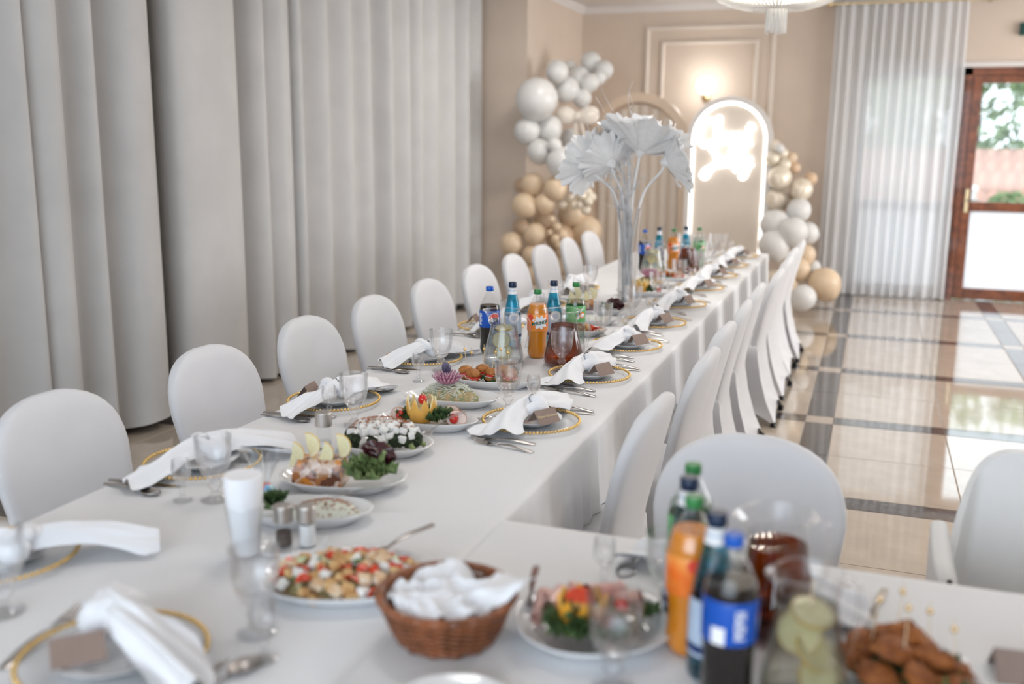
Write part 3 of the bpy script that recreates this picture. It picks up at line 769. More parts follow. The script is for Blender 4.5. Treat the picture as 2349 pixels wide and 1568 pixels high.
def make_beige_arch():
    rim = arch_ring(1.10, 2.13, 0.92, 2.04, 0.10).mesh('rim', 'arch_beige', True, 40)
    back = arch_slab(0.93, 2.045, 0.02).mesh('back_panel', 'arch_beige', True, 40)
    parts = [('rim', rim), ('back_panel', back, TR(0, 0.03, 0))]
    rib = lambda h: G().loft([[(0.052 * cos(pi * i / 8), -0.035 * sin(pi * i / 8), 0) for i in range(9)], [(0.052 * cos(pi * i / 8), -0.035 * sin(pi * i / 8), h) for i in range(9)]]).mesh('flute', 'arch_panel', True, 50)
    for k in range(8):
        x = -0.40 + k * 0.1135; h = 2.02 - 0.46 + sqrt(max(0.0, 0.455 ** 2 - (abs(x) + 0.05) ** 2))
        parts.append(('flute', rib(h), TR(x, 0.02, 0)))
    thing('fluted_arch', parts, (-2.37, 10.52, 0), radians(-3), 'beige arch board with fluted front behind the tall vase', 'arch board')
make_beige_arch()
def make_bow():
    lp = []
    for s in (-1, 1):
        loops = []
        for i in range(13):
            t = i / 12; x = s * 0.185 * t; hh = 0.012 + 0.066 * sin(pi * min(1, t * 0.80 + 0.04)) ** 0.9; th = 0.010 + 0.034 * sin(pi * t * 0.9)
            if i == 12: hh *= 0.72; th *= 0.6
            loops.append([(x, th * cos(a) - 0.02 + 0.006 * sin(3 * a + t * 3), hh * sin(a) * (1 + 0.06 * sin(5 * a)) + 0.012 * t) for a in [2 * pi * k / 22 for k in range(22)]])
        lp.append(G().loft(loops).mesh('loop', 'satin', True, 60))
    knot = G().sphere((0, -0.03, 0), (0.035, 0.03, 0.04), 14, 10, lambda d: 1 + 0.1 * sin(8 * d.x)).mesh('knot', 'satin')
    def tail(s, dx, L): return G().grid(lambda u, v: (s * 0.02 + dx * u + (v - 0.5) * 0.075 * (0.35 + 0.65 * u), -0.02 - 0.02 * sin(3 * u) + 0.015 * sin(v * 9 + u * 2), -L * u), 16, 6).mesh('tail', 'satin', True, None)
    thing('ribbon_bow', [('loop', lp[0]), ('loop', lp[1]), ('knot', knot), ('tail', tail(-1, 0.05, 0.46)), ('tail', tail(1, 0.13, 0.40))], (-2.78, 9.62, 1.865), 0,
          'large cream satin bow among the white balloons', 'bow', scale=1.15)
make_bow()
def make_sconce():
    plate = G().lathe([(0, 0), (0.05, 0), (0.05, 0.012), (0.02, 0.02), (0, 0.02)], 20).mesh('wall_plate', 'brass')
    arm = G().tube([(0, -0.015, -0.10), (0, -0.07, -0.12), (0, -0.11, -0.10), (0, -0.115, -0.062)], 0.010).mesh('arm', 'brass')
    cup = G().lathe([(0, -0.075), (0.02, -0.07), (0.036, -0.045), (0.03, -0.045)], 16).mesh('cup', 'brass')
    globe = G().sphere((0, -0.115, 0.022), 0.092, 24, 16).mesh('globe', 'lamp_globe')
    thing('wall_sconce', [('wall_plate', plate, Matrix.Translation((0, 0, -0.10)) @ Matrix.Rotation(radians(90), 4, 'X')), ('arm', arm), ('cup', cup, TR(0, -0.115, 0.0)), ('globe', globe)],
          (-1.845, YB, 2.225), 0, 'glowing round white globe lamp on a brass wall arm', 'wall lamp')
    point('sconce_light', (-1.845, YB - 0.24, 2.25), 5.5, (1.0, 0.98, 0.95), 0.09)
make_sconce()

def make_chandelier(x, y, label, zt):
    """shallow dish of crystal strands around a hanging tassel of bead strings"""
    parts = []
    R1, zb, zr = 0.42, 0.0, 0.17
    def beads(path, r0, n):
        P = catmull(path, max(2, n // max(1, len(path) - 1))); pts = []; rad = []
        for i in range(len(P) - 1):
            a, b = P[i], P[i + 1]
            for k in range(4):
                t = k / 4; pts.append(a.lerp(b, t)); rad.append(r0 * (0.35 + 0.65 * sin(pi * (k + 0.5) / 4)))
        pts.append(P[-1]); rad.append(r0 * 0.4)
        return G().tube(pts, rad, 6)
    sw = beads([(0.06, 0, 0.005), (0.20, 0, 0.012), (0.32, 0, 0.055), (0.40, 0, 0.12), (R1, 0, zr)], 0.0085, 36).mesh('swag_strand', 'crystal')
    for i in range(64): parts.append(('swag_strand', sw, RZ(2 * pi * i / 64)))
    st_ = beads([(0, 0, 0.1), (0, 0, 0.0), (0, 0, -0.13)], 0.0075, 26).mesh('tassel_strand', 'crystal')
    for i in range(22):
        rr_ = 0.056 if i < 14 else 0.03; a = 2 * pi * i / (14 if i < 14 else 8)
        parts.append(('tassel_strand', st_, TR(rr_ * cos(a), rr_ * sin(a), rnd(-0.01, 0.01))))
    parts.append(('ring', G().lathe([(R1 - 0.012, zr - 0.01), (R1 + 0.012, zr - 0.01), (R1 + 0.012, zr + 0.03), (R1 - 0.012, zr + 0.03), (R1 - 0.012, zr - 0.01)], 48).mesh('ring', 'steel', True, 40)))
    up = beads([(R1, 0, zr), (0.22, 0, 0.36), (0.08, 0, 0.50)], 0.0085, 36).mesh('upper_strand', 'crystal')
    for i in range(40): parts.append(('upper_strand', up, RZ(2 * pi * i / 40)))
    H = CEIL - zt
    parts.append(('rod', G().tube([(0, 0, 0.05), (0, 0, H)], 0.012).mesh('rod', 'steel')))
    parts.append(('canopy', G().lathe([(0, H), (0.07, H), (0.06, H - 0.03), (0.02, H - 0.04), (0, H - 0.04)], 20).mesh('canopy', 'steel')))
    bulb = G().sphere((0, 0, 0), 0.03, 10, 8).mesh('bulb', 'lamp_globe')
    for i in range(5): parts.append(('bulb', bulb, TR(0.17 * cos(2 * pi * i / 5), 0.17 * sin(2 * pi * i / 5), 0.2)))
    thing('chandelier', parts, (x, y, zt), 0, label, 'chandelier')
    point('chandelier_light', (x, y, zt + 0.24), 24, (1.0, 0.90, 0.79), 0.18)
make_chandelier(-0.605, 6.2, 'crystal bead chandelier with a hanging tassel at the top edge', 2.385)
# unseen ceiling lamps, added to light the tables from above
def added_ceiling_lamp(x, y, power, label):
    rim = G().lathe([(0.30, 0.0), (0.32, -0.01), (0.32, -0.05), (0.30, -0.055), (0.295, -0.03)], 40).mesh('rim', 'white_plastic')
    dif = G().lathe([(0, -0.045), (0.296, -0.045), (0.296, -0.035), (0, -0.035)], 40).mesh('diffuser', 'lamp_globe')
    thing('added_ceiling_lamp', [('rim', rim), ('diffuser', dif)], (x, y, CEIL), 0, label, 'added ceiling lamp', 'added ceiling lamps')
    l = bpy.data.lights.new('added_ceiling_light', 'AREA'); l.shape = 'DISK'; l.size = 0.58; l.energy = power; l.color = (1.0, 0.97, 0.94)
    o = bpy.data.objects.new('added_ceiling_light', l); o.location = (x, y, CEIL - 0.06); COL.objects.link(o)
for i, (lx, ly, pw_) in enumerate(((-1.25, 2.6, 4.5), (-1.25, 5.4, 13), (0.9, 3.6, 9), (0.9, 7.4, 15), (-2.2, 8.2, 12))):
    added_ceiling_lamp(lx, ly, pw_, 'added flat round ceiling lamp, %s from the camera along the hall' % ORD[i])

# ------------------------------------------------------------------ balloons
def balloon_mesh(mat):
    g = G(); prof = []
    for i in range(19):
        t = pi * i / 18; r = sin(t); z = -cos(t)
        z = z * 1.0 if z > 0 else z * (1.12 - 0.0 * r); r *= 1.0 if z > 0 else (1 - 0.10 * abs(z))
        prof.append((r if 0 < i < 18 else 0, z))
    g.lathe(prof, 28); body = g.mesh('skin', mat, True, None)
    nk = G().lathe([(0.0, -1.10), (0.05, -1.12), (0.035, -1.17), (0.08, -1.22), (0, -1.21)], 10).mesh('knot', mat)
    return [('skin', body), ('knot', nk)]
BM = {k: balloon_mesh(k) for k in ('balloon_white', 'balloon_cream', 'balloon_pearl', 'balloon_sand')}
BC = {'balloon_white': 'matte white', 'balloon_cream': 'beige', 'balloon_pearl': 'shiny pearl cream', 'balloon_sand': 'sand brown'}
def unproj(px, py, Y):
    d = CAMR(px, py); t = Y / d.y; return Vector((0, 0, CAM_H)) + d * t
def CAMR(px, py):
    m = SC.camera.matrix_world
    r, u, b = (Vector((m[i % 3][0] if False else m[0][k], m[1][k], m[2][k])) for i, k in ((0, 0), (0, 1), (0, 2)))
    return -b + r * ((px - 2349 / 2) / F_PX) - u * ((py - 784) / F_PX)
def balloon(px, py, rpx, Y, k, where, rr=[0]):
    p = unproj(px, py, Y); depth = (p - Vector((0, 0, CAM_H))).dot(-Vector((SC.camera.matrix_world[0][2], SC.camera.matrix_world[1][2], SC.camera.matrix_world[2][2])))
    r = rpx * depth / F_PX; rr[0] += 1; q = random.Random(rr[0])
    p.z = max(p.z, r * 1.02)
    thing('balloon', BM[k], p, 0, where, 'balloon', 'balloon garland', scale=r, rot=(q.uniform(-0.9, 0.9) + 0.3, q.uniform(-0.9, 0.9), q.uniform(0, 6)))
Wt, Cr, Pl, Sd = 'balloon_white', 'balloon_cream', 'balloon_pearl', 'balloon_sand'
LB = [(1231, 228, 49, 10.0, Wt, 'largest white balloon at the upper left of the left garland'),
      (1355, 143, 25, 10.45, Wt, 'topmost white balloon of the left garland'), (1386, 160, 21, 10.4, Wt, 'white balloon at the right tip of the left garland'),
      (1278, 165, 27, 10.3, Wt, 'white balloon right above the largest one on the left'), (1308, 152, 14, 10.4, Wt, 'small white balloon between two on top of the left garland'),
      (1328, 178, 26, 10.3, Wt, 'white balloon below the topmost pair on the left'), (1352, 190, 22, 10.25, Wt, 'white balloon at the right below the left garland tip'),
      (1300, 205, 30, 10.1, Wt, 'white balloon right of the largest one on the left'), (1335, 225, 22, 10.2, Wt, 'white balloon just above the satin bow'),
      (1375, 178, 16, 10.35, Wt, 'small white balloon under the right tip of the left garland'),
      (1209, 300, 30, 10.0, Wt, 'white balloon below the largest one, at the left edge of the garland'), (1258, 295, 32, 10.2, Wt, 'white balloon left of the satin bow'),
      (1237, 347, 28, 10.0, Wt, 'white balloon above the tan balloons on the left'), (1272, 333, 17, 9.95, Wt, 'small white balloon below the satin bow'),
      (1307, 318, 24, 10.25, Wt, 'white balloon behind the bow tails'), (1288, 372, 36, 10.0, Wt, 'white balloon behind the left vase leaf'), (1315, 346, 24, 10.2, Wt, 'white balloon peeking out right of the bow tails'),
      (1222, 423, 27, 10.05, Cr, 'tan balloon topmost at the left edge of the tan balloons'), (1274, 432, 27, 10.0, Cr, 'tan balloon right of the topmost tan one'), (1202, 471, 29, 9.95, Cr, 'round tan balloon at the left edge, middle height'),
      (1249, 467, 24, 10.0, Cr, 'tan balloon in the middle of the left garland'), (1198, 425, 18, 10.3, Sd, 'darker tan balloon half hidden at the left edge'),
      (1312, 490, 32, 10.1, Cr, 'big tan balloon left of the fluted arch'), (1345, 530, 36, 10.15, Cr, 'big tan balloon low before the fluted arch'), (1228, 538, 27, 9.95, Cr, 'tan balloon low in the middle left'),
      (1173, 559, 27, 9.9, Cr, 'tan balloon farthest to the lower left'), (1222, 583, 25, 9.95, Cr, 'tan balloon behind the seventh left chair'), (1195, 520, 19, 10.2, Sd, 'darker tan balloon behind the two lower left ones'),
      (1285, 545, 34, 10.4, Sd, 'darker tan balloon deep inside the left garland'), (1250, 505, 26, 10.4, Sd, 'darker tan balloon behind the small cluster'),
      (1176, 600, 25, 9.95, Sd, 'tan balloon near the floor at the left end'), (1290, 600, 28, 10.1, Cr, 'tan balloon low behind the eighth left chair'), (1228, 625, 28, 10.0, Cr, 'tan balloon near the floor behind the chairs')]
for b in LB: balloon(b[0], b[1], b[2], b[3] - (0.72 if b[0] < 1300 else 0.35), *b[4:])
q = random.Random(4)
for i, (px, py) in enumerate([(1266, 503), (1278, 520), (1262, 533), (1290, 537), (1275, 548), (1298, 552), (1282, 562), (1306, 566), (1290, 578), (1302, 590), (1295, 470), (1312, 455), (1335, 448), (1348, 440), (1330, 468), (1350, 462), (1356, 452), (1318, 470), (1288, 468), (1344, 480)]):
    balloon(px, py, q.uniform(8, 12.5), 9.22 + (0.15 if i > 9 else 0) + q.uniform(-0.03, 0.03), Cr if i < 10 else Pl, 'small tan balloon in the cluster low on the left garland' if i < 10 else 'small pearl balloon in the cluster beside the left vase leaf')
RB = [(1788, 407, 28, 10.2, Pl, 'pearl balloon right of the neon arch edge, upper'), (1838, 434, 26, 10.25, Pl, 'pearl tan balloon at the right of the right garland, upper'), (1860, 410, 15, 10.35, Sd, 'small tan balloon behind the pearl one at the upper right'),
      (1782, 455, 27, 10.3, Pl, 'pearl balloon tight against the neon arch'), (1815, 462, 24, 10.4, Cr, 'tan balloon behind the pearl ones on the right'),
      (1832, 482, 28, 10.2, Wt, 'white balloon upper right of the big white pair'), (1820, 531, 33, 10.0, Wt, 'big white balloon in the middle of the right garland'), (1778, 515, 34, 10.1, Wt, 'big white balloon against the neon arch, middle height'),
      (1852, 535, 26, 10.25, Wt, 'white balloon at the right edge behind the big white one'), (1776, 562, 36, 10.0, Wt, 'big white balloon just above the farthest right chair'), (1845, 585, 26, 10.2, Cr, 'tan balloon below the white ones on the right'),
      (1833, 617, 26, 10.1, Cr, 'tan balloon left of the largest tan one on the floor'), (1891, 651, 38, 10.1, Cr, 'largest tan balloon on the floor beside the sheer curtain'), (1842, 683, 30, 9.75, Wt, 'white balloon lying on the floor in front of the tan ones'),
      (1800, 690, 27, 9.95, Pl, 'pearl balloon on the floor behind the right chairs'), (1805, 655, 24, 10.0, Cr, 'tan balloon just above the floor behind the right chairs'), (1866, 612, 16, 10.3, Wt, 'small white balloon above the largest tan one'),
      (1780, 640, 24, 10.1, Pl, 'pearl balloon low beside the neon arch'), (1775, 335, 16, 10.3, Pl, 'small pearl balloon topmost on the right garland'), (1793, 352, 15, 10.3, Pl, 'small pearl balloon second from the top on the right'),
      (1772, 365, 17, 10.25, Pl, 'small pearl balloon touching the arch, near the top'), (1800, 378, 15, 10.25, Pl, 'small pearl balloon right of the one touching the arch'), (1815, 362, 14, 10.35, Cr, 'small tan balloon at the top right of the right garland'), (1822, 385, 14, 10.35, Sd, 'small sand balloon behind the pearl cluster'), (1788, 340, 11, 10.2, Wt, 'smallest white balloon at the top of the right garland')]
for b in RB: balloon(*b)

# ------------------------------------------------------------------ tableware templates
def goblet_parts(h=0.165, r=0.044, stem=0.058):
    hb = stem
    def rib(a, z):
        if z < hb + 0.012 or z > h - 0.016: return 1.0
        return 1 + 0.028 * abs(cos(a * 9))
    out = [(0.018, hb), (r * 0.62, hb + 0.012), (r * 0.86, hb + 0.032), (r * 0.95, hb + 0.055), (r * 0.98, h - 0.03), (r, h - 0.014), (r * 1.03, h - 0.003), (r * 1.02, h)]
    inn = [(r * 0.98, h - 0.002), (r * 0.94, h - 0.02), (r * 0.90, hb + 0.055), (r * 0.78, hb + 0.034), (r * 0.5, hb + 0.018), (0, hb + 0.013)]
    bowl = G().lathe(out, 72, rib=rib); bowl.lathe(inn, 36)
    n = 72; m0 = 7 * 72
    stemg = G().lathe([(0, 0), (0.034, 0), (0.036, 0.004), (0.022, 0.010), (0.0105, 0.020), (0.009, 0.028), (0.016, 0.034), (0.0185, 0.039), (0.016, 0.044), (0.010, 0.048), (0.018, hb), (0, hb + 0.004)], 28)
    return [('bowl', bowl.mesh('bowl', 'glass', True, 60)), ('stem', stemg.mesh('stem', 'glass', True, 60))]
GOB = goblet_parts()
def liqueur_parts():
    h = 0.105
    bowl = G().lathe([(0.008, 0.050), (0.018, 0.056), (0.024, 0.068), (0.0235, 0.085), (0.021, h), (0.0198, h), (0.0222, 0.085), (0.0225, 0.07), (0.015, 0.059), (0, 0.056)], 28)
    st_ = G().lathe([(0, 0), (0.022, 0), (0.023, 0.003), (0.010, 0.008), (0.006, 0.016), (0.0055, 0.030), (0.010, 0.035), (0.006, 0.041), (0.008, 0.05), (0, 0.052)], 20)
    return [('bowl', bowl.mesh('bowl', 'glass', True, 60)), ('stem', st_.mesh('stem', 'glass', True, 60))]
LIQ = liqueur_parts()
def charger_parts():
    R = 0.152
    disc = G().lathe([(0, 0.002), (0.095, 0.002), (0.11, 0.006), (R - 0.006, 0.013), (R, 0.015), (R - 0.006, 0.018), (0.112, 0.011), (0.096, 0.0065), (0, 0.006)], 64)
    g = G()
    for i in range(84):
        a = 2 * pi * i / 84; g.sphere((R * cos(a), R * sin(a), 0.0165), 0.0052, 8, 5)
    return [('dish', disc.mesh('dish', 'glass_dish', True, 60)), ('beaded_rim', g.mesh('beaded_rim', 'gold_bead'), None, None, 'gold beaded rim')]
CHG = charger_parts()
PLATE = G().lathe([(0, 0.004), (0.055, 0.004), (0.06, 0), (0.066, 0.004), (0.092, 0.016), (0.0965, 0.0185), (0.0965, 0.020), (0.090, 0.0185), (0.066, 0.010), (0.058, 0.0075), (0, 0.0075)], 56).mesh('side_plate', 'china', True, 60)

def cutlery(kind):
    g = G()
    def hand(L0, L1, w0, w1, zlift):
        loops = []
        for i in range(13):
            t = i / 12; y = L0 + (L1 - L0) * t; w_ = w0 + (w1 - w0) * t + 0.0015 * sin(pi * t)
            if t > 0.94: w_ *= 0.8
            z = 0.0018 + zlift * sin(pi * (1 - t) * 0.9) * (1 - t) ** 0.5; th = 0.0014
            loops.append([(-w_, y, z - th), (w_, y, z - th), (w_ * 1.02, y, z), (w_ * 0.8, y, z + th), (-w_ * 0.8, y, z + th), (-w_ * 1.02, y, z)])
        g.loft(loops)
    # origin near the middle, tip towards +Y
    if kind == 'fork':
        hand(0.018, -0.10, 0.0028, 0.0085, 0.010)
        loops = []
        for i in range(8):
            t = i / 7; y = 0.018 + 0.037 * t; w_ = 0.003 + 0.0095 * min(1, t * 1.5) ** 0.8; z = 0.0105 - 0.008 * sin(pi * t * 0.6)
            loops.append([(-w_, y, z - 0.001), (w_, y, z - 0.001), (w_, y, z + 0.001), (-w_, y, z + 0.001)])
        g.loft(loops)
        for k in range(4):
            x = -0.0105 + 0.007 * k
            g.tube([(x, 0.054, 0.0032), (x, 0.075, 0.0035), (x * 0.95, 0.100, 0.010)], [0.0019, 0.0018, 0.0009], 6)
    elif kind == 'spoon':
        hand(0.03, -0.10, 0.0028, 0.0085, 0.010)
        loops = []
        for i in range(11):
            t = i / 10; y = 0.028 + 0.066 * t; w_ = 0.020 * sin(pi * min(1, (t * 0.93 + 0.05))) ** 0.75
            zt_ = 0.010 - 0.002 * t; dp = 0.009 * sin(pi * t)
            up = [(w_ * cos(pi * j / 8), y, zt_ - dp * sin(pi * j / 8)) for j in range(9)]
            dn = [(w_ * 1.04 * cos(pi * j / 8), y, zt_ - 0.0012 - (dp + 0.001) * sin(pi * j / 8)) for j in range(8, -1, -1)]
            loops.append(up + dn)
        g.loft(loops)
    else:
        hand(0.0, -0.105, 0.0055, 0.0085, 0.001)
        loops = []
        for i in range(10):
            t = i / 9; y = 0.11 * t; a = -0.007 * (1 if t < 0.8 else 1 - (t - 0.8) * 2.5); b = 0.008 - 0.014 * max(0, t - 0.55) ** 1.2 * 2.2
            loops.append([(a, y, 0.0015), (b, y, 0.0022), (a, y, 0.0035)])
        g.loft(loops)
    return g.mesh(kind, 'steel', True, 50)
FORK, SPOON, KNIFE = cutlery('fork'), cutlery('spoon'), cutlery('knife')
SPOONC = SPOON.copy(); SPOONC.materials.clear(); SPOONC.materials.append(MATS['glass'])

def napkin_mesh(seed, tails, knot=(0, 0, 0.052), ks=1.15):
    """cloth napkin tied in a knot; tails: (path points, end half width, drop of the free edge)"""
    rr = random.Random(seed); g = G()
    for path, wend, cut in tails:
        P = catmull(path, 10); n = len(P) - 1; ph = rr.uniform(0, 6)
        def at(u):
            f = min(n - 1e-6, u * n); i = int(f); return P[i].lerp(P[i + 1], f - i)
        for layer in (0, 1, 2):
            def fn(u, v):
                s = v * 2 - 1; uu = u * (1 + cut * s * 0.5 - 0.16 * abs(s) ** 3 * u) * (1 - 0.05 * layer); uu = max(0, min(1, uu))
                p = at(uu); d = at(min(1, uu + 0.04)) - at(max(0, uu - 0.04)); d.z = 0; d.normalize(); side = Vector((d.y, -d.x, 0))
                w_ = 0.015 * ks + (wend * 1.12 - 0.015 * ks) * u ** 1.15; w_ *= 1 - 0.06 * layer
                rise = (0.022 * (1 - u) + 0.010) * ks
                z = p.z + rise * (1 - abs(s) ** 1.8) - 0.010 * abs(s) ** 3 * (1 - u) + 0.010 * sin(3.6 * s + ph + 2.2 * u) * (0.35 + 0.8 * u) + 0.0055 * sin(8.5 * s + ph * 2 + u * 4) * (0.3 + u) + 0.006 * noise.noise(Vector((s * 2, u * 4, seed))) - 0.0035 * layer
                q_ = p + side * (w_ * s + 0.012 * sin(ph + 2.5 * u) * u + 0.006 * layer); q_.z = max(z, 0.0015 + 0.0012 * (2 - layer)); return q_
            g.grid(fn, 26, 20)
    K = Vector(knot)
    # the crossing band and the two bulges of the knot
    pts = []
    for i in range(25):
        a = 2 * pi * i / 24; pts.append((K.x + 0.020 * ks * cos(a) + 0.006 * sin(2 * a), K.y + 0.030 * ks * sin(a), K.z + 0.012 * ks * cos(a + 0.6)))
    g.tube(pts, [0.0165 * ks * (1 + 0.15 * sin(i * 0.9 + seed)) for i in range(25)], 12, cap=False, flat=0.8)
    for sgn, yy in ((1, -0.024), (-1, 0.022)):
        g.sphere((K.x + 0.006 * sgn, K.y + yy * ks, K.z - 0.012), (0.030 * ks, 0.027 * ks, 0.026 * ks), 20, 14, lambda d: 1 + 0.05 * sin(7 * d.x * sgn + 4 * d.z) + 0.10 * noise.noise(Vector((d.x * 2.2, d.y * 2.2 + seed, d.z * 2.2))))
    g.V = [(x, y, max(z, 0.0015)) for x, y, z in g.V]
    return g.mesh('napkin', 'napkin_linen', True, None)
# local frame of a place: the guest sits at -Y and faces +Y
NAP = [napkin_mesh(1, [([(0, 0.01, 0.040), (-0.07, 0.025, 0.040), (-0.14, 0.045, 0.024), (-0.225, 0.06, 0.002)], 0.072, 0.25), ([(0, 0, 0.040), (0.07, 0.0, 0.045), (0.15, -0.025, 0.032), (0.24, -0.045, 0.010)], 0.050, -0.2)]),
       napkin_mesh(2, [([(0, 0.0, 0.040), (-0.08, 0.015, 0.042), (-0.15, 0.03, 0.026), (-0.235, 0.035, 0.002)], 0.060, -0.2), ([(0, 0, 0.040), (0.08, 0.01, 0.040), (0.15, 0.015, 0.026), (0.22, 0.02, 0.004)], 0.062, 0.25)]),
       napkin_mesh(3, [([(0, 0.0, 0.040), (-0.08, 0.02, 0.040), (-0.16, 0.06, 0.022), (-0.24, 0.09, 0.002)], 0.058, 0.3), ([(0, 0, 0.040), (0.08, -0.01, 0.040), (0.15, -0.04, 0.024), (0.24, -0.075, 0.002)], 0.058, -0.25)]),
       napkin_mesh(4, [([(0, 0.0, 0.040), (-0.07, 0.01, 0.044), (-0.14, 0.06, 0.032), (-0.22, 0.13, 0.004)], 0.066, 0.2), ([(0, 0, 0.040), (0.08, 0.0, 0.040), (0.16, 0.0, 0.022), (0.255, -0.02, 0.002)], 0.052, -0.2)]),
       napkin_mesh(5, [([(0, 0.0, 0.045), (0.07, -0.04, 0.055), (0.16, -0.075, 0.035), (0.29, -0.13, 0.012)], 0.052, 0.25), ([(0, 0, 0.040), (-0.03, 0.035, 0.040), (-0.05, 0.06, 0.025)], 0.050, -0.2)], ks=1.25),
       napkin_mesh(6, [([(0, 0.0, 0.040), (0.06, 0.05, 0.046), (0.13, 0.115, 0.030), (0.21, 0.17, 0.008)], 0.060, 0.3), ([(0, 0, 0.040), (-0.05, -0.03, 0.040), (-0.12, -0.08, 0.012)], 0.055, -0.2)], ks=1.15)]
def card_mesh(L=0.085, wd=0.030, h=0.040):
    g = G(); t = 0.0006
    for s in (-1, 1):
        g.add([(-L / 2, 0, h), (L / 2, 0, h), (L / 2, s * wd, 0), (-L / 2, s * wd, 0), (-L / 2, -s * 0, h - 2 * t), (L / 2, 0, h - 2 * t), (L / 2, s * (wd - 2 * t), 0), (-L / 2, s * (wd - 2 * t), 0)],
              [(0, 1, 2, 3), (4, 7, 6, 5), (0, 3, 7, 4), (1, 5, 6, 2), (2, 6, 7, 3)])
    return g.mesh('name_card', 'card_taupe', False)
CARD = card_mesh()

def place(cx, cy, ang, tag, nap=0, gob=(0.12, 0.13), liq=(0.21, 0.06), fork=True, knife=True, card=(-0.045, -0.055, -12), napo=(0, 0.0, 0), lettering=None, parts='pcng'):
    """one place setting; tag says which place"""
    R = RZ(ang); O = Vector((cx, cy, T))
    def at(x, y, z=0): return O + R @ Vector((x, y, z))
    def lab(s): return '%s %s' % (s, tag)
    thing('charger_plate', CHG, at(0, 0), ang, lab('gold-beaded glass charger at the'), 'charger plate', 'glass chargers with gold beads')
    thing('side_plate', PLATE, at(0, 0, 0.0072), ang, lab('small white plate at the'), 'plate', 'white side plates')
    thing('napkin', NAP[nap], at(napo[0], napo[1], 0.010), ang + napo[2], lab('knotted white napkin at the'), 'napkin', 'knotted napkins')
    if card:
        m = CARD
        p = [('card', m)]
        o = thing('name_card', m if not lettering else [('card', m, None, [('lettering', text_mesh(lettering, 0.0115, 'gold_print', shear=0.25, extr=0.0001), Matrix.Translation((0, -0.0157, 0.0213)) @ Matrix.Rotation(radians(53.13), 4, 'X'))])],
                  at(card[0], card[1], 0.0290 if abs(card[0]) + abs(card[1]) < 0.14 else 0.0178), ang + radians(card[2]), lab('folded taupe name card at the'), 'name card', 'folded name cards')
    if gob: thing('goblet', GOB, at(*gob), rnd(0, 6), lab('ribbed glass goblet at the'), 'goblet', 'ribbed goblets')
    if liq: thing('liqueur_glass', LIQ, at(*liq), rnd(0, 6), lab('small liqueur glass at the'), 'liqueur glass', 'liqueur glasses')
    if fork:
        thing('fork', FORK, at(-0.205, 0.02), ang + radians(3), lab('inner steel fork at the'), 'fork', 'forks')
        thing('fork', FORK, at(-0.255, 0.0), ang + radians(-11), lab('outer steel fork at the'), 'fork', 'forks')
    if knife:
        thing('knife', KNIFE, at(0.175, -0.05), ang + radians(4), lab('steel knife at the'), 'knife', 'knives')
        thing('spoon', SPOON, at(0.222, -0.045), ang + radians(-7), lab('steel spoon at the'), 'spoon', 'spoons')
RA, LA = radians(90), radians(-90)
RY = [2.85, 3.53, 4.13, 4.715, 5.325, 6.0, 6.61, 7.22, 7.86]
for i, y in enumerate(RY):
    tg = '%s place from the front, right side of long table' % ORD[i]
    place(-0.955, y, RA, tg, [0, 0, 3, 1, 1, 2, 1, 0, 1][i], gob=[(0.13, 0.125), (0.07, 0.13), (0.165, 0.15), (0.15, 0.14), (0.13, 0.14), (0.12, 0.14), (0.10, 0.14), (0.12, 0.13), (0.14, 0.13)][i],
          liq=[(0.215, 0.065), (0.17, 0.09), (0.22, 0.07), (0.22, 0.07), (0.21, 0.08), (0.2, 0.07), (0.2, 0.07), (0.2, 0.07), (0.2, 0.08)][i],
          lettering='Mama Chrzestna' if i == 0 else None, card=(-0.05 + 0.01 * (i % 3), -0.058, [-30, -26, -28, -22, -18, -20, -16, -20, -18][i]), napo=(rnd(-0.015, 0.01), rnd(0.0, 0.02), radians(rnd(-6, 6))))
LY = [1.47, 2.14, 2.845, 3.565, 4.32, 5.02, 5.7]
for i, y in enumerate(LY):
    tg = '%s place from the front, left side of long table' % ORD[i]
    if i == 0:
        place(-1.66, y, LA, tg, 5, gob=(0.175, 0.195), liq=None, fork=False, knife=False, card=None, napo=(0.0, 0.06, radians(96)))
        continue
    place(-1.655, y, LA, tg, [0, 3, 2, 0, 1, 2, 1][i], gob=[None, (0.205, 0.19), (0.205, 0.19), (0.145, 0.14), (0.13, 0.14), (0.13, 0.14), (0.13, 0.14)][i],
          liq=[None, (0.238, 0.118), (0.16, 0.075), (0.33, 0.13), (0.2, 0.07), (0.2, 0.08), (0.2, 0.08)][i], fork=i < 4, knife=True,
          card=(0.03, -0.075, 8) if i in (2, 4) else None, napo=(rnd(-0.01, 0.01), 0.01, radians([0, -12, 4, -8, 0, 0, 0][i])))
place(-1.15, 1.225, radians(8), 'place at the near table end, bottom left', 4, gob=(0.19, 0.145), liq=(0.245, 0.06), fork=False, knife=False, card=(-0.035, -0.045, 38), napo=(-0.055, 0.075, radians(-6)))
thing('fork', FORK, (-1.325, 1.25, T), radians(10), 'steel fork left of the place at the near end of the long table', 'fork', 'forks', scale=1.15)
thing('spoon', SPOON, (-0.945, 1.22, T), radians(-14), 'steel spoon right of the place at the near end of the long table', 'spoon', 'spoons', scale=1.1)
thing('knife', KNIFE, (-0.985, 1.19, T), radians(-8), 'steel knife right of the place at the near end of the long table', 'knife', 'knives')
place(-0.19, 1.895, radians(180), 'side table place before the large chair', 2, gob=(0.115, 0.165), liq=(0.255, 0.10), fork=True, knife=True, card=None, napo=(0.0, 0.0, 0))
thing('name_card', card_mesh(0.115, 0.036, 0.046), (0.305, 1.715, T + 0.004), radians(186), 'dark taupe name card lying alone at the right edge of the side table', 'name card', 'folded name cards')
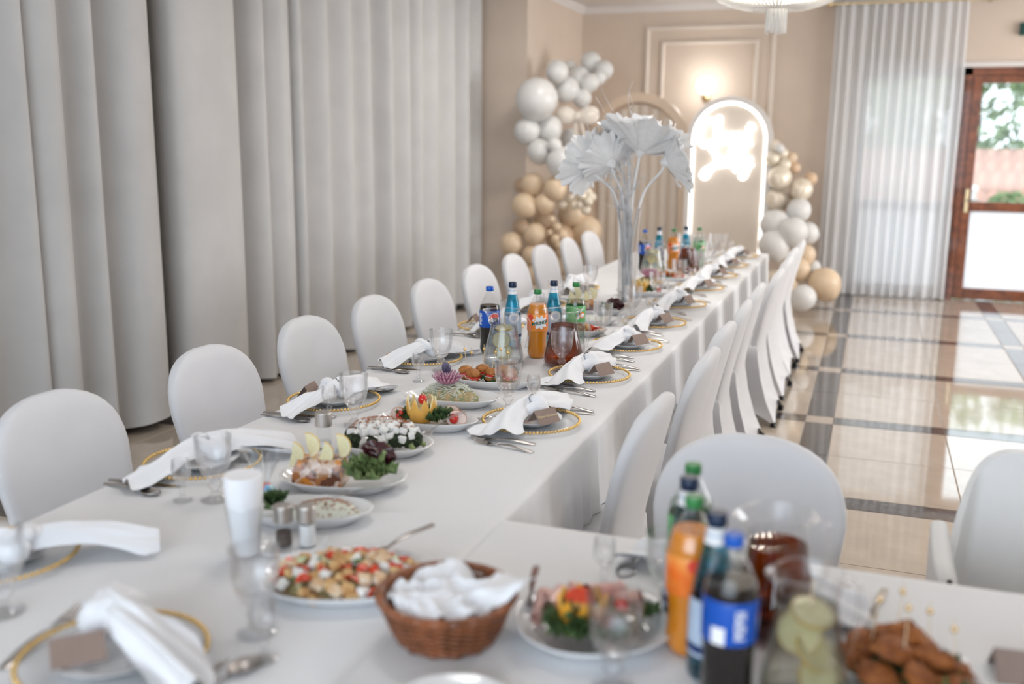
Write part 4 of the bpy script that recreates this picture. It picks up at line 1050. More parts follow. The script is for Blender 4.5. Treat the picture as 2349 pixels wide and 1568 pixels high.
thing('fork', FORK, (0.33, 1.62, T + 0.004), radians(24), 'steel fork below the dark name card at the right edge', 'fork', 'forks')
thing('goblet', GOB, (-0.335, 1.432, T + 0.004), 0.3, 'ribbed glass goblet in front of the meat platter at the bottom edge', 'goblet', 'ribbed goblets')
thing('side_plate', PLATE, (-0.545, 1.268, T + 0.004), 0, 'white plate cut by the bottom edge below the wicker basket', 'plate', 'white side plates')

# ------------------------------------------------------------------ bottles and jugs
def bottle_pet(liquid, cap, labelmat, fill, contour=0.0):
    R = 0.0425
    prof = [(0.030, 0.0), (0.036, 0.006), (R * 0.98, 0.022), (R * (1 - contour), 0.05), (R * (1 - contour), 0.085), (R, 0.115), (R, 0.185), (R * 0.97, 0.197), (R * 0.84, 0.215), (R * 0.62, 0.234), (R * 0.42, 0.250), (0.0135, 0.259), (0.0135, 0.272)]
    shell = G().lathe([(0, 0.004)] + prof, 36).mesh('bottle_shell', 'pet', True, 60)
    lp = [(0, 0.006)] + [(r - 0.0012, z + 0.001) for r, z in prof if z < fill]
    rf = lp[-1][0] * 0.97; lp += [(rf, fill), (0, fill)]
    liq = G().lathe(lp, 36).mesh('drink', liquid, True, 50)
    capm = G().lathe([(0.0150, 0.263), (0.0158, 0.264), (0.0158, 0.279), (0.0145, 0.282), (0, 0.2825)], 30, rib=lambda a, z: 1 + 0.02 * cos(a * 24)).mesh('cap', cap, True, 40)
    lab = G().lathe([(R + 0.0004, 0.115), (R + 0.0008, 0.116), (R + 0.0008, 0.184), (R + 0.0004, 0.185)], 36).mesh('label', labelmat, True, 60)
    return shell, liq, capm, lab, R + 0.001
def disc_on(R, a0, z0, rad, mat, name, fn=None, half=None, off=0.0004, n=26):
    """flat round print wrapped on the bottle; half: ('top'|'bot', wave) part of the disc"""
    pts = []
    for i in range(n):
        a = 2 * pi * i / n; x, y = rad * cos(a), rad * sin(a)
        if fn: x, y = fn(a)
        if half == 'top': y = max(y, rad * (0.22 + 0.16 * sin(pi * x / rad)))
        if half == 'bot': y = min(y, rad * (-0.30 + 0.16 * sin(pi * x / rad)))
        pts.append((x, y))
    def w_(x, y, k): A = a0 + x / R; return ((R + k) * sin(A), -(R + k) * cos(A), z0 + y)
    mid = len(pts) // 2
    c = (sum(p[0] for p in pts) / n, sum(p[1] for p in pts) / n)
    g = G(); V = [w_(c[0], c[1], off)] + [w_(x * 0.5 + c[0] * 0.5, y * 0.5 + c[1] * 0.5, off) for x, y in pts] + [w_(x, y, off) for x, y in pts]
    F = [(0, 1 + i, 1 + (i + 1) % n) for i in range(n)] + [(1 + i, 1 + n + i, 1 + n + (i + 1) % n, 1 + (i + 1) % n) for i in range(n)]
    g.add(V, F); return g.mesh(name, mat, True, None)
def cola_parts():
    sh, lq, cp, lb, R = bottle_pet('cola', 'cap_blue', 'label_blue', 0.205, 0.06)
    sub = [('logo_disc', disc_on(R, 0.5, 0.150, 0.027, 'print_white', 'logo_disc')),
           ('logo_top', disc_on(R, 0.5, 0.150, 0.0245, 'print_red', 'logo_top', half='top', off=0.0009)), ('logo_bottom', disc_on(R, 0.5, 0.150, 0.0245, 'print_navy', 'logo_bottom', half='bot', off=0.0009)),
           ('lettering', text_mesh('PEPSI', 0.0155, 'print_black', R + 0.0012, bold=0.0003), TR(0, 0, 0.150) @ RZ(0.5)),
           ('lettering', text_mesh('PEPSI', 0.022, 'print_white', R + 0.0006, tilt=radians(90), bold=0.0004), TR(0, 0, 0.150) @ RZ(-0.95)),
           ('barcode', disc_on(R, -1.75, 0.130, 0.012, 'print_white', 'barcode', fn=lambda a: (0.011 * max(-1, min(1, 1.5 * cos(a))), 0.014 * max(-1, min(1, 1.5 * sin(a))))))]
    return [('bottle_shell', sh), ('drink', lq), ('cap', cp), ('label', lb, None, sub)]
def star(a, r=0.034):
    k = 0.62 + 0.38 * abs(cos(a * 4.5)); return (r * k * cos(a) * 1.05, r * k * sin(a) * 0.85)
def orange_parts():
    sh, lq, cp, lb, R = bottle_pet('orange_drink', 'cap_green', 'label_orange', 0.222, 0.10)
    sub = [('splash', disc_on(R, 0.25, 0.152, 0.03, 'print_white', 'splash', fn=star, n=54)),
           ('lettering', text_mesh('MiRINDA', 0.0185, 'print_green', R + 0.001, tilt=radians(9), bold=0.0005), TR(0, 0, 0.150) @ RZ(0.25)),
           ('fruit_print', disc_on(R, -0.75, 0.172, 0.013, 'print_red', 'fruit_print'))]
    return [('bottle_shell', sh), ('drink', lq), ('cap', cp), ('label', lb, None, sub)]
def seven_parts():
    sh, lq, cp, lb, R = bottle_pet('sprite', 'cap_green', 'label_green', 0.208, 0.04)
    def seven(a): return None
    sub = [('numeral', text_mesh('7', 0.072, 'print_white', R + 0.0006, shear=0.1, bold=0.0012), TR(0, 0, 0.150) @ RZ(0.30)),
           ('red_spot', disc_on(R, 0.62, 0.146, 0.0135, 'print_orange', 'red_spot', off=0.0014)), ('spot_core', disc_on(R, 0.62, 0.146, 0.0085, 'print_white', 'spot_core', off=0.0018)),
           ('dark_wedge', disc_on(R, 0.18, 0.150, 0.011, 'print_green', 'dark_wedge', fn=lambda a: (0.012 * cos(a), 0.007 * sin(a) + 0.004 * cos(a)), off=0.0004))]
    return [('bottle_shell', sh), ('drink', lq), ('cap', cp), ('label', lb, None, sub)]
def water_parts():
    prof = [(0, 0.004), (0.032, 0), (0.037, 0.005), (0.0385, 0.02), (0.0385, 0.12), (0.037, 0.14), (0.0325, 0.17), (0.0255, 0.205), (0.019, 0.235), (0.0155, 0.250), (0.0150, 0.268)]
    sh = G().lathe(prof, 36).mesh('bottle_shell', 'glass_blue', True, 60)
    lq = G().lathe([(0, 0.006)] + [(r - 0.002, z) for r, z in prof[2:8]] + [(0, 0.204)], 32).mesh('drink', 'water', True, 60)
    cp = G().lathe([(0.0160, 0.264), (0.0166, 0.265), (0.0166, 0.284), (0.015, 0.286), (0, 0.2865)], 28, rib=lambda a, z: 1 + 0.015 * cos(a * 24)).mesh('cap', 'cap_navy', True, 40)
    nk = G().lathe([(0.0196, 0.235), (0.0162, 0.2485), (0.0157, 0.254), (0.0157, 0.262)], 28).mesh('neck_label', 'label_white')
    nk2 = G().lathe([(0.01725, 0.2475), (0.0166, 0.2520)], 28).mesh('neck_stripe', 'label_silver')
    lab = G().lathe([(0.0389, 0.045), (0.0391, 0.046), (0.0391, 0.115), (0.0378, 0.138), (0.0372, 0.142)], 36).mesh('label', 'label_silver', True, 60)
    R = 0.0385
    sub = [('crest_ring', disc_on(R - 0.0007, 0.2, 0.138, 0.024, 'label_white', 'crest_ring', fn=lambda a: (0.023 * cos(a), 0.021 * sin(a)), off=0.0018)), ('crest_core', disc_on(R - 0.001, 0.2, 0.136, 0.013, 'label_silver', 'crest_core', off=0.003)),
           ('band', G().lathe([(R + 0.0014, 0.052), (R + 0.0014, 0.066)], 30).mesh('band', 'print_navy'))]
    return [('bottle_shell', sh), ('drink', lq), ('cap', cp), ('neck_label', nk, None, [('neck_stripe', nk2)]), ('label', lab, None, sub)]
COLA, ORNG, SEVN, WATR = cola_parts(), orange_parts(), seven_parts(), water_parts()
def bottle(parts, x, y, rz, label, z=T): thing('soda_bottle' if parts is not WATR else 'water_bottle', parts, (x, y, z), rz, label, 'bottle', 'drink bottles on the tables')
FC = radians(20)   # turn that faces the camera
def lemon_slice_parts(half=False, r=0.033, th=0.005):
    def ang(): return pi if half else 2 * pi
    def disc(r0, r1, z0, z1, mat, name, n=26):
        g = G(); L = []
        a1 = ang(); m = n + 1 if half else n
        A = [a1 * i / n for i in range(m)]
        o = [[(r1 * cos(a), r1 * sin(a), z) for a in A] for z in (z0, z1)]
        i_ = [[(r0 * cos(a), r0 * sin(a), z) for a in A] for z in (z1, z0)]
        g.loft([o[0], o[1], i_[0], i_[1], o[0]], False, False, closed=not half)
        if half:
            for e in (0, n): g.add([o[0][e], o[1][e], i_[0][e], i_[1][e]], [(0, 1, 2, 3)])
        return g.mesh(name, mat, True, 40)
    rind = disc(r * 0.93, r, -th / 2, th / 2, 'lemon_rind', 'rind'); pith = disc(r * 0.84, r * 0.931, -th * 0.48, th * 0.48, 'lemon_pith', 'pith')
    fl = disc(0.001, r * 0.845, -th * 0.44, th * 0.44, 'lemon_flesh', 'flesh')
    return [('flesh', fl), ('pith', pith), ('rind', rind)]
LEMH, LEMF = lemon_slice_parts(True), lemon_slice_parts(False)
def jug_parts(drink, fill=0.155):
    prof = [(0.058, 0.0), (0.072, 0.004), (0.080, 0.018), (0.0795, 0.04), (0.070, 0.085), (0.058, 0.13), (0.0515, 0.165), (0.0515, 0.185), (0.056, 0.205), (0.062, 0.222)]
    def sp(a, z):
        k = max(0, (z - 0.17) / 0.052); d = (a - pi + pi) % (2 * pi); d = min(abs(a - pi), 2 * pi - abs(a - pi)); return 1 + 0.35 * k * max(0, cos(d * 1.0)) ** 8
    body = G().lathe([(0, 0.006)] + prof, 48, rib=sp)
    body = body.mesh('jug_glass', 'glass_jug', True, 70)
    rim = G().tube([(0.0625 * sp(a, 0.222) * cos(a), 0.0625 * sp(a, 0.222) * sin(a), 0.222) for a in [2 * pi * i / 48 for i in range(49)]], 0.0024, 8, cap=False).mesh('rim', 'glass', True, None)
    lq = G().lathe([(0, 0.007)] + [(r - 0.003, z + 0.002) for r, z in prof if z < fill] + [(0.0515, fill), (0, fill)], 40).mesh('drink', drink, True, 50)
    hd = G().tube(catmull([(0.055, 0, 0.198), (0.078, 0, 0.202), (0.097, 0, 0.185), (0.100, 0, 0.14), (0.094, 0, 0.10), (0.088, 0, 0.075)], 6), 0.006, 10).mesh('handle', 'glass', True, None)
    foot = G().lathe([(0.072, 0.002), (0.0805, 0.016), (0.0815, 0.018), (0.0735, 0.0015)], 40).mesh('foot_ring', 'glass', True, None)
    return [('jug_glass', body), ('drink', lq), ('handle', hd), ('rim', rim), ('foot_ring', foot)]
JW, JT, JL = jug_parts('water', 0.160), jug_parts('tea', 0.165), jug_parts('lemonade', 0.165)
def jug(parts, x, y, rz, label, lemons, z=T, tag='', sc=1.0):
    thing('glass_jug', parts, (x, y, z), rz, label, 'jug', 'glass jugs', scale=sc)
    for i, (dx, dy, dz, tx, tz) in enumerate(lemons):
        thing('lemon_slice', LEMF, (x + dx, y + dy, z + dz), 0, '%s lemon slice from the top in the %s' % (ORD[i], tag), 'lemon slice', 'lemon slices in jugs', rot=(radians(tx), 0, radians(tz)))
    if lemons: thing('wooden_skewer', G().tube([(0, 0, 0.03), (0.004, 0.0, 0.205)], 0.0016, 6).mesh('wooden_skewer', 'pick_wood'), (x, y, z), 0, 'thin wooden skewer holding lemon in the ' + tag, 'skewer')
# first group, in focus
bottle(COLA, -1.462, 3.80, FC, 'dark cola bottle with blue cap and label, left of the in-focus row')
bottle(WATR, -1.41, 3.935, FC, 'blue glass water bottle between the cola and the orange drink, in focus')
bottle(ORNG, -1.252, 3.80, FC, 'orange soda bottle with green cap in the in-focus row')
bottle(WATR, -1.262, 4.05, FC, 'blue glass water bottle between orange and green-labelled soda, in focus')
bottle(SEVN, -1.165, 4.06, FC, 'clear soda bottle with green label, right of the in-focus row')
LS = [(0.0, 0.0, 0.152, 8, 10), (-0.006, -0.012, 0.105, 72, 22), (0.004, -0.012, 0.058, 75, 15)]
jug(JW, -1.325, 3.60, radians(15), 'glass jug of water with lemon slices before the in-focus bottles', LS, tag='water jug')
jug(JT, -1.108, 3.70, radians(15), 'glass jug of amber drink before the in-focus bottles', [], tag='tea jug')
# second group farther down the table
bottle(COLA, -1.46, 6.78, FC, 'dark cola bottle in the far blurred group of bottles')
bottle(WATR, -1.40, 6.98, FC, 'left blue water bottle in the far blurred group')
bottle(ORNG, -1.29, 6.95, FC, 'orange soda bottle in the far blurred group')
bottle(WATR, -1.235, 7.12, FC, 'right blue water bottle in the far blurred group')
bottle(SEVN, -1.14, 7.12, FC, 'green-labelled clear soda bottle in the far blurred group')
jug(JL, -1.36, 6.60, radians(15), 'glass jug with lemon in the far blurred group', LS[:2], tag='far jug')
jug(JT, -1.155, 6.78, radians(15), 'amber drink jug in the far blurred group', [], tag='far tea jug')
# foreground group on the side table
TF = T + 0.004
bottle(COLA, -0.160, 1.462, radians(84), 'cola bottle with blue label in the foreground, nearest the camera', TF)
bottle(WATR, -0.196, 1.535, FC, 'blue water bottle right behind the foreground cola', TF)
bottle(ORNG, -0.245, 1.605, radians(60), 'orange soda bottle among the foreground bottles', TF)
bottle(WATR, -0.268, 1.690, FC, 'blue water bottle behind the foreground orange soda', TF)
bottle(SEVN, -0.276, 1.778, radians(-30), 'green-labelled clear bottle farthest back of the foreground bottles', TF)
jug(JT, -0.112, 1.735, radians(30), 'amber drink jug in the foreground before the large chair', [], TF, 'front tea jug')
LS2 = [(0.005, -0.005, 0.152, 20, 40), (-0.012, -0.008, 0.118, 60, 10), (0.012, -0.008, 0.092, 50, 60), (0.02, -0.012, 0.05, 65, 40)]
jug(JL, -0.045, 1.510, radians(30), 'lemonade jug in the foreground right of the cola', LS2, TF, 'front jug', (0.86, 0.86, 0.98))

# ------------------------------------------------------------------ serving platters and food
def platter_mesh(a, b, h=0.030, n=56, ex=2.3):
    def L(s, z):
        P = []
        for j in range(n):
            t = 2 * pi * j / n; c, s_ = cos(t), sin(t)
            P.append((a * s * (abs(c) ** (2 / ex)) * (1 if c >= 0 else -1), b * s * (abs(s_) ** (2 / ex)) * (1 if s_ >= 0 else -1), z))
        return P
    return G().loft([L(0.66, 0.003), L(0.70, 0), L(0.74, 0.003), L(0.93, h * 0.75), L(0.995, h), L(1.0, h + 0.0015), L(0.985, h + 0.003), L(0.93, h - 0.001), L(0.78, 0.0095), L(0.70, 0.0075)]).mesh('serving_platter', 'china', True, 60)
PLT = platter_mesh(0.165, 0.105)
def platter(x, y, rz, label, sx=1.0, sy=1.0, z=T): return thing('serving_platter', PLT, (x, y, z), rz, label, 'platter', 'white oval platters', scale=(sx, sy, 1.0))
def lettuce_mesh(seed, rad, h, n=7, mat='lettuce', elong=1.0):
    rr = random.Random(seed); g = G(); n = int(n * 1.6)
    for k in range(n):
        a0 = 2 * pi * k / n + rr.uniform(-0.3, 0.3); dr = rad * rr.uniform(0.0, 0.62); cx, cy_ = dr * cos(a0) * elong, dr * sin(a0)
        r0 = rad * rr.uniform(0.34, 0.52); p0 = rr.uniform(0, 6); kk = rr.choice([7, 8, 9]); zz = h * (0.12 + 0.68 * (1 - (dr / rad) ** 2) * rr.uniform(0.5, 1.0))
        tl = rr.uniform(-0.75, 0.1); tx, ty = cos(a0) * tl, sin(a0) * tl; am = min(0.009, r0 * 0.30)
        def fn(u, v):
            a = 2 * pi * u; r = r0 * v
            z = zz + am * v ** 1.6 * sin(kk * a + p0 + 1.5 * sin(3 * a)) + am * 0.45 * v ** 3 * sin((2 * kk + 3) * a + p0) - (tx * cos(a) + ty * sin(a)) * r * 0.9 + h * 0.16 * v * v
            r *= 1 + 0.16 * cos(kk * a + p0 + 0.6) * v * v + 0.06 * sin((2 * kk + 3) * a) * v ** 3
            return (cx + r * cos(a), cy_ + r * sin(a), max(0.001, z))
        g.grid(fn, 84, 6, closeu=True)
    return g.mesh('lettuce', mat, True, None)
def loc2(x, y, rz, dx, dy, z): return (x + dx * cos(rz) - dy * sin(rz), y + dx * sin(rz) + dy * cos(rz), z)
def chunk(sx, sy, sz, seed, mat, name, jag=0.12):
    rr = random.Random(seed); j = lambda s: s * (1 + rr.uniform(-jag, jag))
    V = [(j(x * sx), j(y * sy), j(z * sz)) for x in (-1, 1) for y in (-1, 1) for z in (-1, 1)]
    me = G().add(V, [(0, 1, 3, 2), (4, 6, 7, 5), (0, 4, 5, 1), (2, 3, 7, 6), (0, 2, 6, 4), (1, 5, 7, 3)]).mesh(name, mat, False)
    bm = bmesh.new(); bm.from_mesh(me); bmesh.ops.bevel(bm, geom=bm.edges[:] , offset=min(sx, sy, sz) * 0.25, segments=1, affect='EDGES'); bm.to_mesh(me); bm.free()
    return me
CROUT = [chunk(0.011, 0.010, 0.009, i, 'crouton', 'crouton') for i in range(3)]
CHICK = [chunk(0.012, 0.010, 0.009, 10 + i, 'chicken', 'chicken_cube', 0.2) for i in range(3)]
FETA = [chunk(0.0105, 0.0095, 0.009, 20 + i, 'feta', 'feta_cube', 0.10) for i in range(3)]
def wedge(mat, name, r=0.016, t=0.007):
    g = G(); loops = []
    for i in range(9):
        a = -1.2 + 2.4 * i / 8; w_ = t * cos(a * 1.1) + 0.001
        loops.append([(r * sin(a), -w_, r * cos(a) * 0.8 - r * 0.4), (r * sin(a), w_, r * cos(a) * 0.8 - r * 0.4), (r * 0.75 * sin(a), 0, r * 0.55 * cos(a) - r * 0.5)])
    return g.loft(loops).mesh(name, mat, True, 40)
TOMW = wedge('pepper_red', 'tomato_wedge', 0.019, 0.010)
def cuke():
    n = 14; A = [pi * i / n for i in range(n + 1)]; r = 0.015; t = 0.0025
    lo = [(r * cos(a), r * sin(a), -t) for a in A]; hi = [(r * cos(a), r * sin(a), t) for a in A]
    g = G().loft([lo, hi]); fl = g.mesh('flesh', 'cucumber', False)
    g = G().loft([[(p[0] * 1.05, p[1] * 1.05, p[2]) for p in lo], [(p[0] * 1.05, p[1] * 1.05, p[2]) for p in hi]], False, False, closed=False)
    return [('flesh', fl), ('peel', g.mesh('peel', 'cucumber_skin', False))]
CUKE = cuke()
def scatter(n, x, y, rz, a, b, z0, h, kinds, seed, label_where, group, zf=1.0, mind=0.018):
    """pile up countable pieces on a low mound"""
    rr = random.Random(seed); done = []
    tries = 0
    while len(done) < n and tries < n * 40:
        tries += 1
        t = rr.uniform(0, 2 * pi); q_ = sqrt(rr.random()); dx, dy = a * q_ * cos(t), b * q_ * sin(t)
        md = mind * (1 if tries < n * 20 else 0.6)
        if any((dx - e[0]) ** 2 + (dy - e[1]) ** 2 < md * md for e in done): continue
        done.append((dx, dy)); k, lab_, cat, me = kinds[rr.choices(range(len(kinds)), [c[4] for c in kinds])[0]][:4]
        m = me[rr.randrange(len(me))] if isinstance(me, list) and not isinstance(me[0], tuple) else me
        z = z0 + h * (1 - (dx / a) ** 2 - (dy / b) ** 2) ** 0.5 if (dx / a) ** 2 + (dy / b) ** 2 < 1 else z0
        thing(k, m, loc2(x, y, rz, dx, dy, z), 0, '%s %s' % (lab_, label_where), cat, group, rot=(rr.uniform(-0.6, 0.6), rr.uniform(-0.6, 0.6), rr.uniform(0, 6)), scale=rr.uniform(0.9, 1.15))
def mound(a, b, h, mat, name, seed=0, rough=0.12):
    g = G()
    def fn(u, v):
        t = 2 * pi * u; r = sin(v * pi / 2); k = 1 + rough * noise.noise(Vector((cos(t) * r * 6, sin(t) * r * 6, seed)))
        return (a * r * cos(t) * k, b * r * sin(t) * k, h * cos(v * pi / 2) * (1 + rough * 1.5 * noise.noise(Vector((cos(t) * r * 9, sin(t) * r * 9, seed + 5)))))
    g.grid(fn, 48, 10, closeu=True); return g.mesh(name, mat, True, None)
def pick_mesh(L=0.085, mat='gold_bead'):
    stick = G().tube([(0, 0, 0), (0, 0, L)], [0.0013, 0.0009], 6).mesh('stick', 'pick_wood')
    bead = G().sphere((0, 0, L * 0.80), 0.0052, 12, 8).mesh('bead', mat)
    return [('stick', stick), ('bead', bead)]
PICK = pick_mesh()
TOM = [('skin', G().sphere((0, 0, 0), (0.0145, 0.0145, 0.016), 18, 12).mesh('skin', 'tomato'))]
TOMM = G().sphere((0, 0, 0), (0.0145, 0.0145, 0.016), 18, 12).mesh('cherry_tomato', 'tomato')
def crown_parts(R, mat, inner, n=9, low=0.1, high=0.95):
    """fruit shell cut in a zigzag crown"""
    m = n * 8
    def zc(a): f = (a * n / (2 * pi)) % 1; return low + (high - low) * (1 - abs(2 * f - 1))
    def fn(k, off):
        def f(u, v):
            a = 2 * pi * u; zt_ = zc(a); z = -0.82 + (zt_ + 0.82) * v; r = sqrt(max(0.05, 1 - min(0.97, abs(z)) ** 2)) if z < 0 else 1.0 - 0.0 * z + 0.10 * z - 0.16 * z * z
            return (R * k * r * cos(a), R * k * r * sin(a), R * (z + 0.82) + (off if v < 0.5 else 0))
        return f
    out = G().grid(fn(1.0, 0), m, 10, closeu=True); inn = G().grid(fn(0.88, 0.003), m, 10, closeu=True)
    g2 = G().join(inn); rim = G()
    for i in range(m):
        k = (i + 1) % m; a, b, c, d = out.V[i * 11 + 10], out.V[k * 11 + 10], inn.V[k * 11 + 10], inn.V[i * 11 + 10]; rim.add([a, b, c, d], [(0, 1, 2, 3)])
    g2.join(rim)
    out.add([(0, 0, 0.0)], []);
    return [('peel', out.mesh('peel', mat, True, 50)), ('flesh', g2.mesh('flesh', inner, True, 50)), ('core', mound(R * 0.8, R * 0.8, R * 0.55, inner, 'core', 2), TR(0, 0, R * 0.35))]

def half_slice_rot(lean, turn):
    R_ = Vector((cos(turn), sin(turn), 0)); Z = Vector((0, 0, 1)); N = Z.cross(R_)
    m = Matrix((Z, R_, N)).transposed(); return (Matrix.Rotation(lean, 3, N) @ m).to_euler()
# --- crouton salad beside the basket
PX, PY, PR = -0.925, 1.618, radians(24)
platter(PX, PY, PR, 'white oval platter of crouton and tomato salad beside the wicker basket', 1.05, 1.2)
thing('salad_bed', mound(0.125, 0.09, 0.030, 'salad_mix', 'salad_bed', 3), (PX, PY, T + 0.008), PR, 'mixed salad bed under the croutons beside the wicker basket', 'salad')
wh = 'in the crouton salad beside the wicker basket'
scatter(95, PX, PY, PR, 0.145, 0.100, T + 0.018, 0.036, [('crouton', 'toasted golden crouton', 'crouton', CROUT, 4), ('chicken_cube', 'pale cube of chicken', 'chicken', CHICK, 3.5), ('tomato_wedge', 'red tomato wedge', 'tomato', TOMW, 2.6), ('cucumber_slice', 'green cucumber half slice', 'cucumber', CUKE, 2.2), ('feta_cube', 'white cheese cube', 'cheese cube', FETA, 2.2)], 5, wh, 'pieces of the crouton salad', mind=0.019)
# --- seed salad behind the shakers
QX, QY, QR = -1.185, 1.90, radians(20)
platter(QX, QY, QR, 'white oval platter of seed salad behind the salt and pepper', 0.93, 0.78)
thing('seed_salad', [('salad', mound(0.085, 0.05, 0.034, 'cheese_strip', 'salad', 6, 0.2)), ('seeds', None)][:1], loc2(QX, QY, QR, 0.04, 0, T + 0.009), QR, 'pale shredded salad sprinkled with seeds behind the salt shaker', 'salad')
thing('lettuce_leaf', lettuce_mesh(31, 0.042, 0.058, 8), loc2(QX, QY, QR, -0.075, 0.0, T + 0.012), 0, 'dark green curly leaf behind the pepper shaker', 'lettuce')
# --- aspic with lemon
AX, AY, AR = -1.222, 2.135, radians(14)
platter(AX, AY, AR, 'white oval platter with meat jelly block and four lemon slices', 1.0, 0.98)
asp = G().loft([[(-0.068, -0.036, 0), (0.062, -0.036, 0), (0.062, 0.04, 0), (-0.068, 0.04, 0)], [(-0.066, -0.033, 0.035), (0.061, -0.034, 0.036), (0.061, 0.037, 0.036), (-0.066, 0.037, 0.036)], [(-0.058, -0.020, 0.066), (0.058, -0.020, 0.068), (0.058, 0.030, 0.068), (-0.058, 0.030, 0.066)]])
thing('aspic_block', asp.mesh('aspic_block', 'aspic', True, 30), loc2(AX, AY, AR, -0.055, -0.005, T + 0.0085), AR, 'amber meat jelly block topped with lemon slices', 'aspic')
for i, (dx, dy, dz, tl) in enumerate([(-0.126, -0.022, 0.088, 12), (-0.092, 0.004, 0.104, -10), (-0.050, -0.020, 0.092, 18), (-0.012, 0.006, 0.104, -8)]):
    thing('lemon_half_slice', LEMH, loc2(AX, AY, AR, dx, dy, T + dz), 0, '%s lemon half slice from the left on the jelly block' % ORD[i], 'lemon slice', 'lemon half slices on the jelly', rot=half_slice_rot(radians(tl), radians(16)), scale=1.0)
thing('lettuce_leaf', lettuce_mesh(41, 0.070, 0.076, 15, 'lettuce_light'), loc2(AX, AY, AR, 0.078, -0.026, T + 0.012), 0, 'light green curly lettuce right of the jelly block', 'lettuce')
def beet_mesh(seed=3):
    g = G()
    for k in range(7):
        a0 = k * 0.9
        def fn(u, v):
            a = 2 * pi * u; r = 0.036 * v * (1 + 0.08 * sin(5 * a + k)); return (r * cos(a) * 1.25, r * sin(a) * 0.55, 0.003 * k + 0.012 * v * sin(a * 2 + a0) + 0.004 * sin(9 * a) * v)
        g.grid(fn, 36, 4, closeu=True)
    g.sphere((0, 0, 0.004), (0.034, 0.018, 0.016), 16, 10)
    return g.mesh('beet_slice', 'beet', True, None)
BEET = beet_mesh()
thing('beet_slice', BEET, loc2(AX, AY, AR, 0.090, 0.010, T + 0.084), 0, 'dark red beet piece leaning on the light lettuce', 'beet', rot=(radians(25), radians(22), AR))
# --- broccoli and feta
BX, BY, BR = -1.255, 2.435, radians(10)
platter(BX, BY, BR, 'white oval platter of broccoli and white cheese cubes', 0.85, 0.92)
def broccoli_parts(seed):
    rr = random.Random(seed); g = G()
    for _ in range(70):
        d = Vector((rr.gauss(0, 1), rr.gauss(0, 1), abs(rr.gauss(0, 1)))).normalized(); g.sphere((d.x * 0.021, d.y * 0.021, 0.016 + d.z * 0.017), rr.uniform(0.0045, 0.007), 7, 5)
    g.sphere((0, 0, 0.014), (0.020, 0.020, 0.016), 10, 8)
    st_ = G().lathe([(0, -0.018), (0.008, -0.018), (0.007, -0.005), (0.014, 0.012), (0, 0.014)], 9).mesh('stalk', 'broccoli_stalk')
    return [('florets', g.mesh('florets', 'broccoli')), ('stalk', st_)]
BRO = [broccoli_parts(i) for i in range(3)]
for i, (dx, dy, dz, rx, ry) in enumerate([(-0.075, -0.045, 0.030, 0.9, 0.1), (-0.03, -0.056, 0.028, 1.2, 0.3), (0.03, -0.05, 0.036, 0.9, 0.2), (0.085, -0.03, 0.032, 0.6, 0.9), (0.10, 0.01, 0.03, 0.2, 1.0), (-0.09, 0.0, 0.03, 0, -0.8), (0.0, 0.0, 0.045, 0, 0), (0.05, 0.02, 0.042, -0.3, 0.3), (-0.05, 0.02, 0.04, -0.3, -0.3), (0.0, 0.06, 0.03, -0.9, 0)]):
    thing('broccoli_floret', BRO[i % 3], loc2(BX, BY, BR, dx, dy, T + dz), 0, 'dark green broccoli floret on the platter with white cheese cubes', 'broccoli', 'broccoli florets', rot=(rx, ry, i * 1.1))
scatter(38, BX, BY, BR, 0.098, 0.062, T + 0.052, 0.030, [('feta_cube', 'white cheese cube', 'cheese cube', FETA, 1)], 8, 'on top of the broccoli salad', 'cheese cubes on the broccoli', mind=0.019)
def seeds(n, a, b, h, seed, name='seeds', mat='seed', L=0.0055, r=0.0013):
    rr = random.Random(seed); g = G()
    for _ in range(n):
        t = rr.uniform(0, 2 * pi); q_ = sqrt(rr.random()); x, y = a * q_ * cos(t), b * q_ * sin(t); z = h * sqrt(max(0, 1 - q_ * q_)) + 0.0015
        d = Vector((rr.gauss(0, 1), rr.gauss(0, 1), rr.gauss(0, 0.35))).normalized() * L
        g.tube([(x - d.x, y - d.y, z - d.z), (x, y, z + 0.001), (x + d.x, y + d.y, z + d.z)], [r * 0.4, r, r * 0.4], 5)
    return g.mesh(name, mat)
o = thing('roasted_seeds', seeds(210, 0.10, 0.062, 0.043, 9), loc2(BX, BY, BR, -0.01, 0.012, T + 0.052), BR, 'brown roasted seeds sprinkled over the white cheese cubes', 'seeds'); o['kind'] = 'stuff'
o = thing('roasted_seeds', seeds(120, 0.08, 0.046, 0.036, 19, L=0.007), loc2(QX, QY, QR, 0.04, 0, T + 0.011), QR, 'thin brown seeds sprinkled on the pale shredded salad', 'seeds'); o['kind'] = 'stuff'
def serving_spoon(): return SPOON
# --- ham with carved orange
HX, HY, HR = -1.245, 2.70, radians(8)
platter(HX, HY, HR, 'white oval platter with carved orange crown, lettuce and ham', 0.98, 0.75)
thing('sauce', mound(0.115, 0.055, 0.004, 'sauce', 'sauce', 2, 0.05), (HX, HY, T + 0.0085), HR, 'pale herb sauce pooled under the ham and lettuce', 'sauce')
thing('lettuce_leaf', lettuce_mesh(51, 0.052, 0.058, 11), loc2(HX, HY, HR, 0.045, -0.015, T + 0.011), 0, 'green curly lettuce right of the carved orange crown', 'lettuce')
thing('lettuce_leaf', lettuce_mesh(52, 0.042, 0.050, 9), loc2(HX, HY, HR, -0.055, -0.012, T + 0.011), 0, 'green curly lettuce left of the carved orange crown', 'lettuce')
thing('carved_orange', crown_parts(0.047, 'melon_yellow', 'melon_pale', 9, 0.12, 0.88), loc2(HX, HY, HR, -0.015, -0.008, T + 0.020), HR, 'orange fruit cut into a zigzag crown holding a tomato', 'orange')
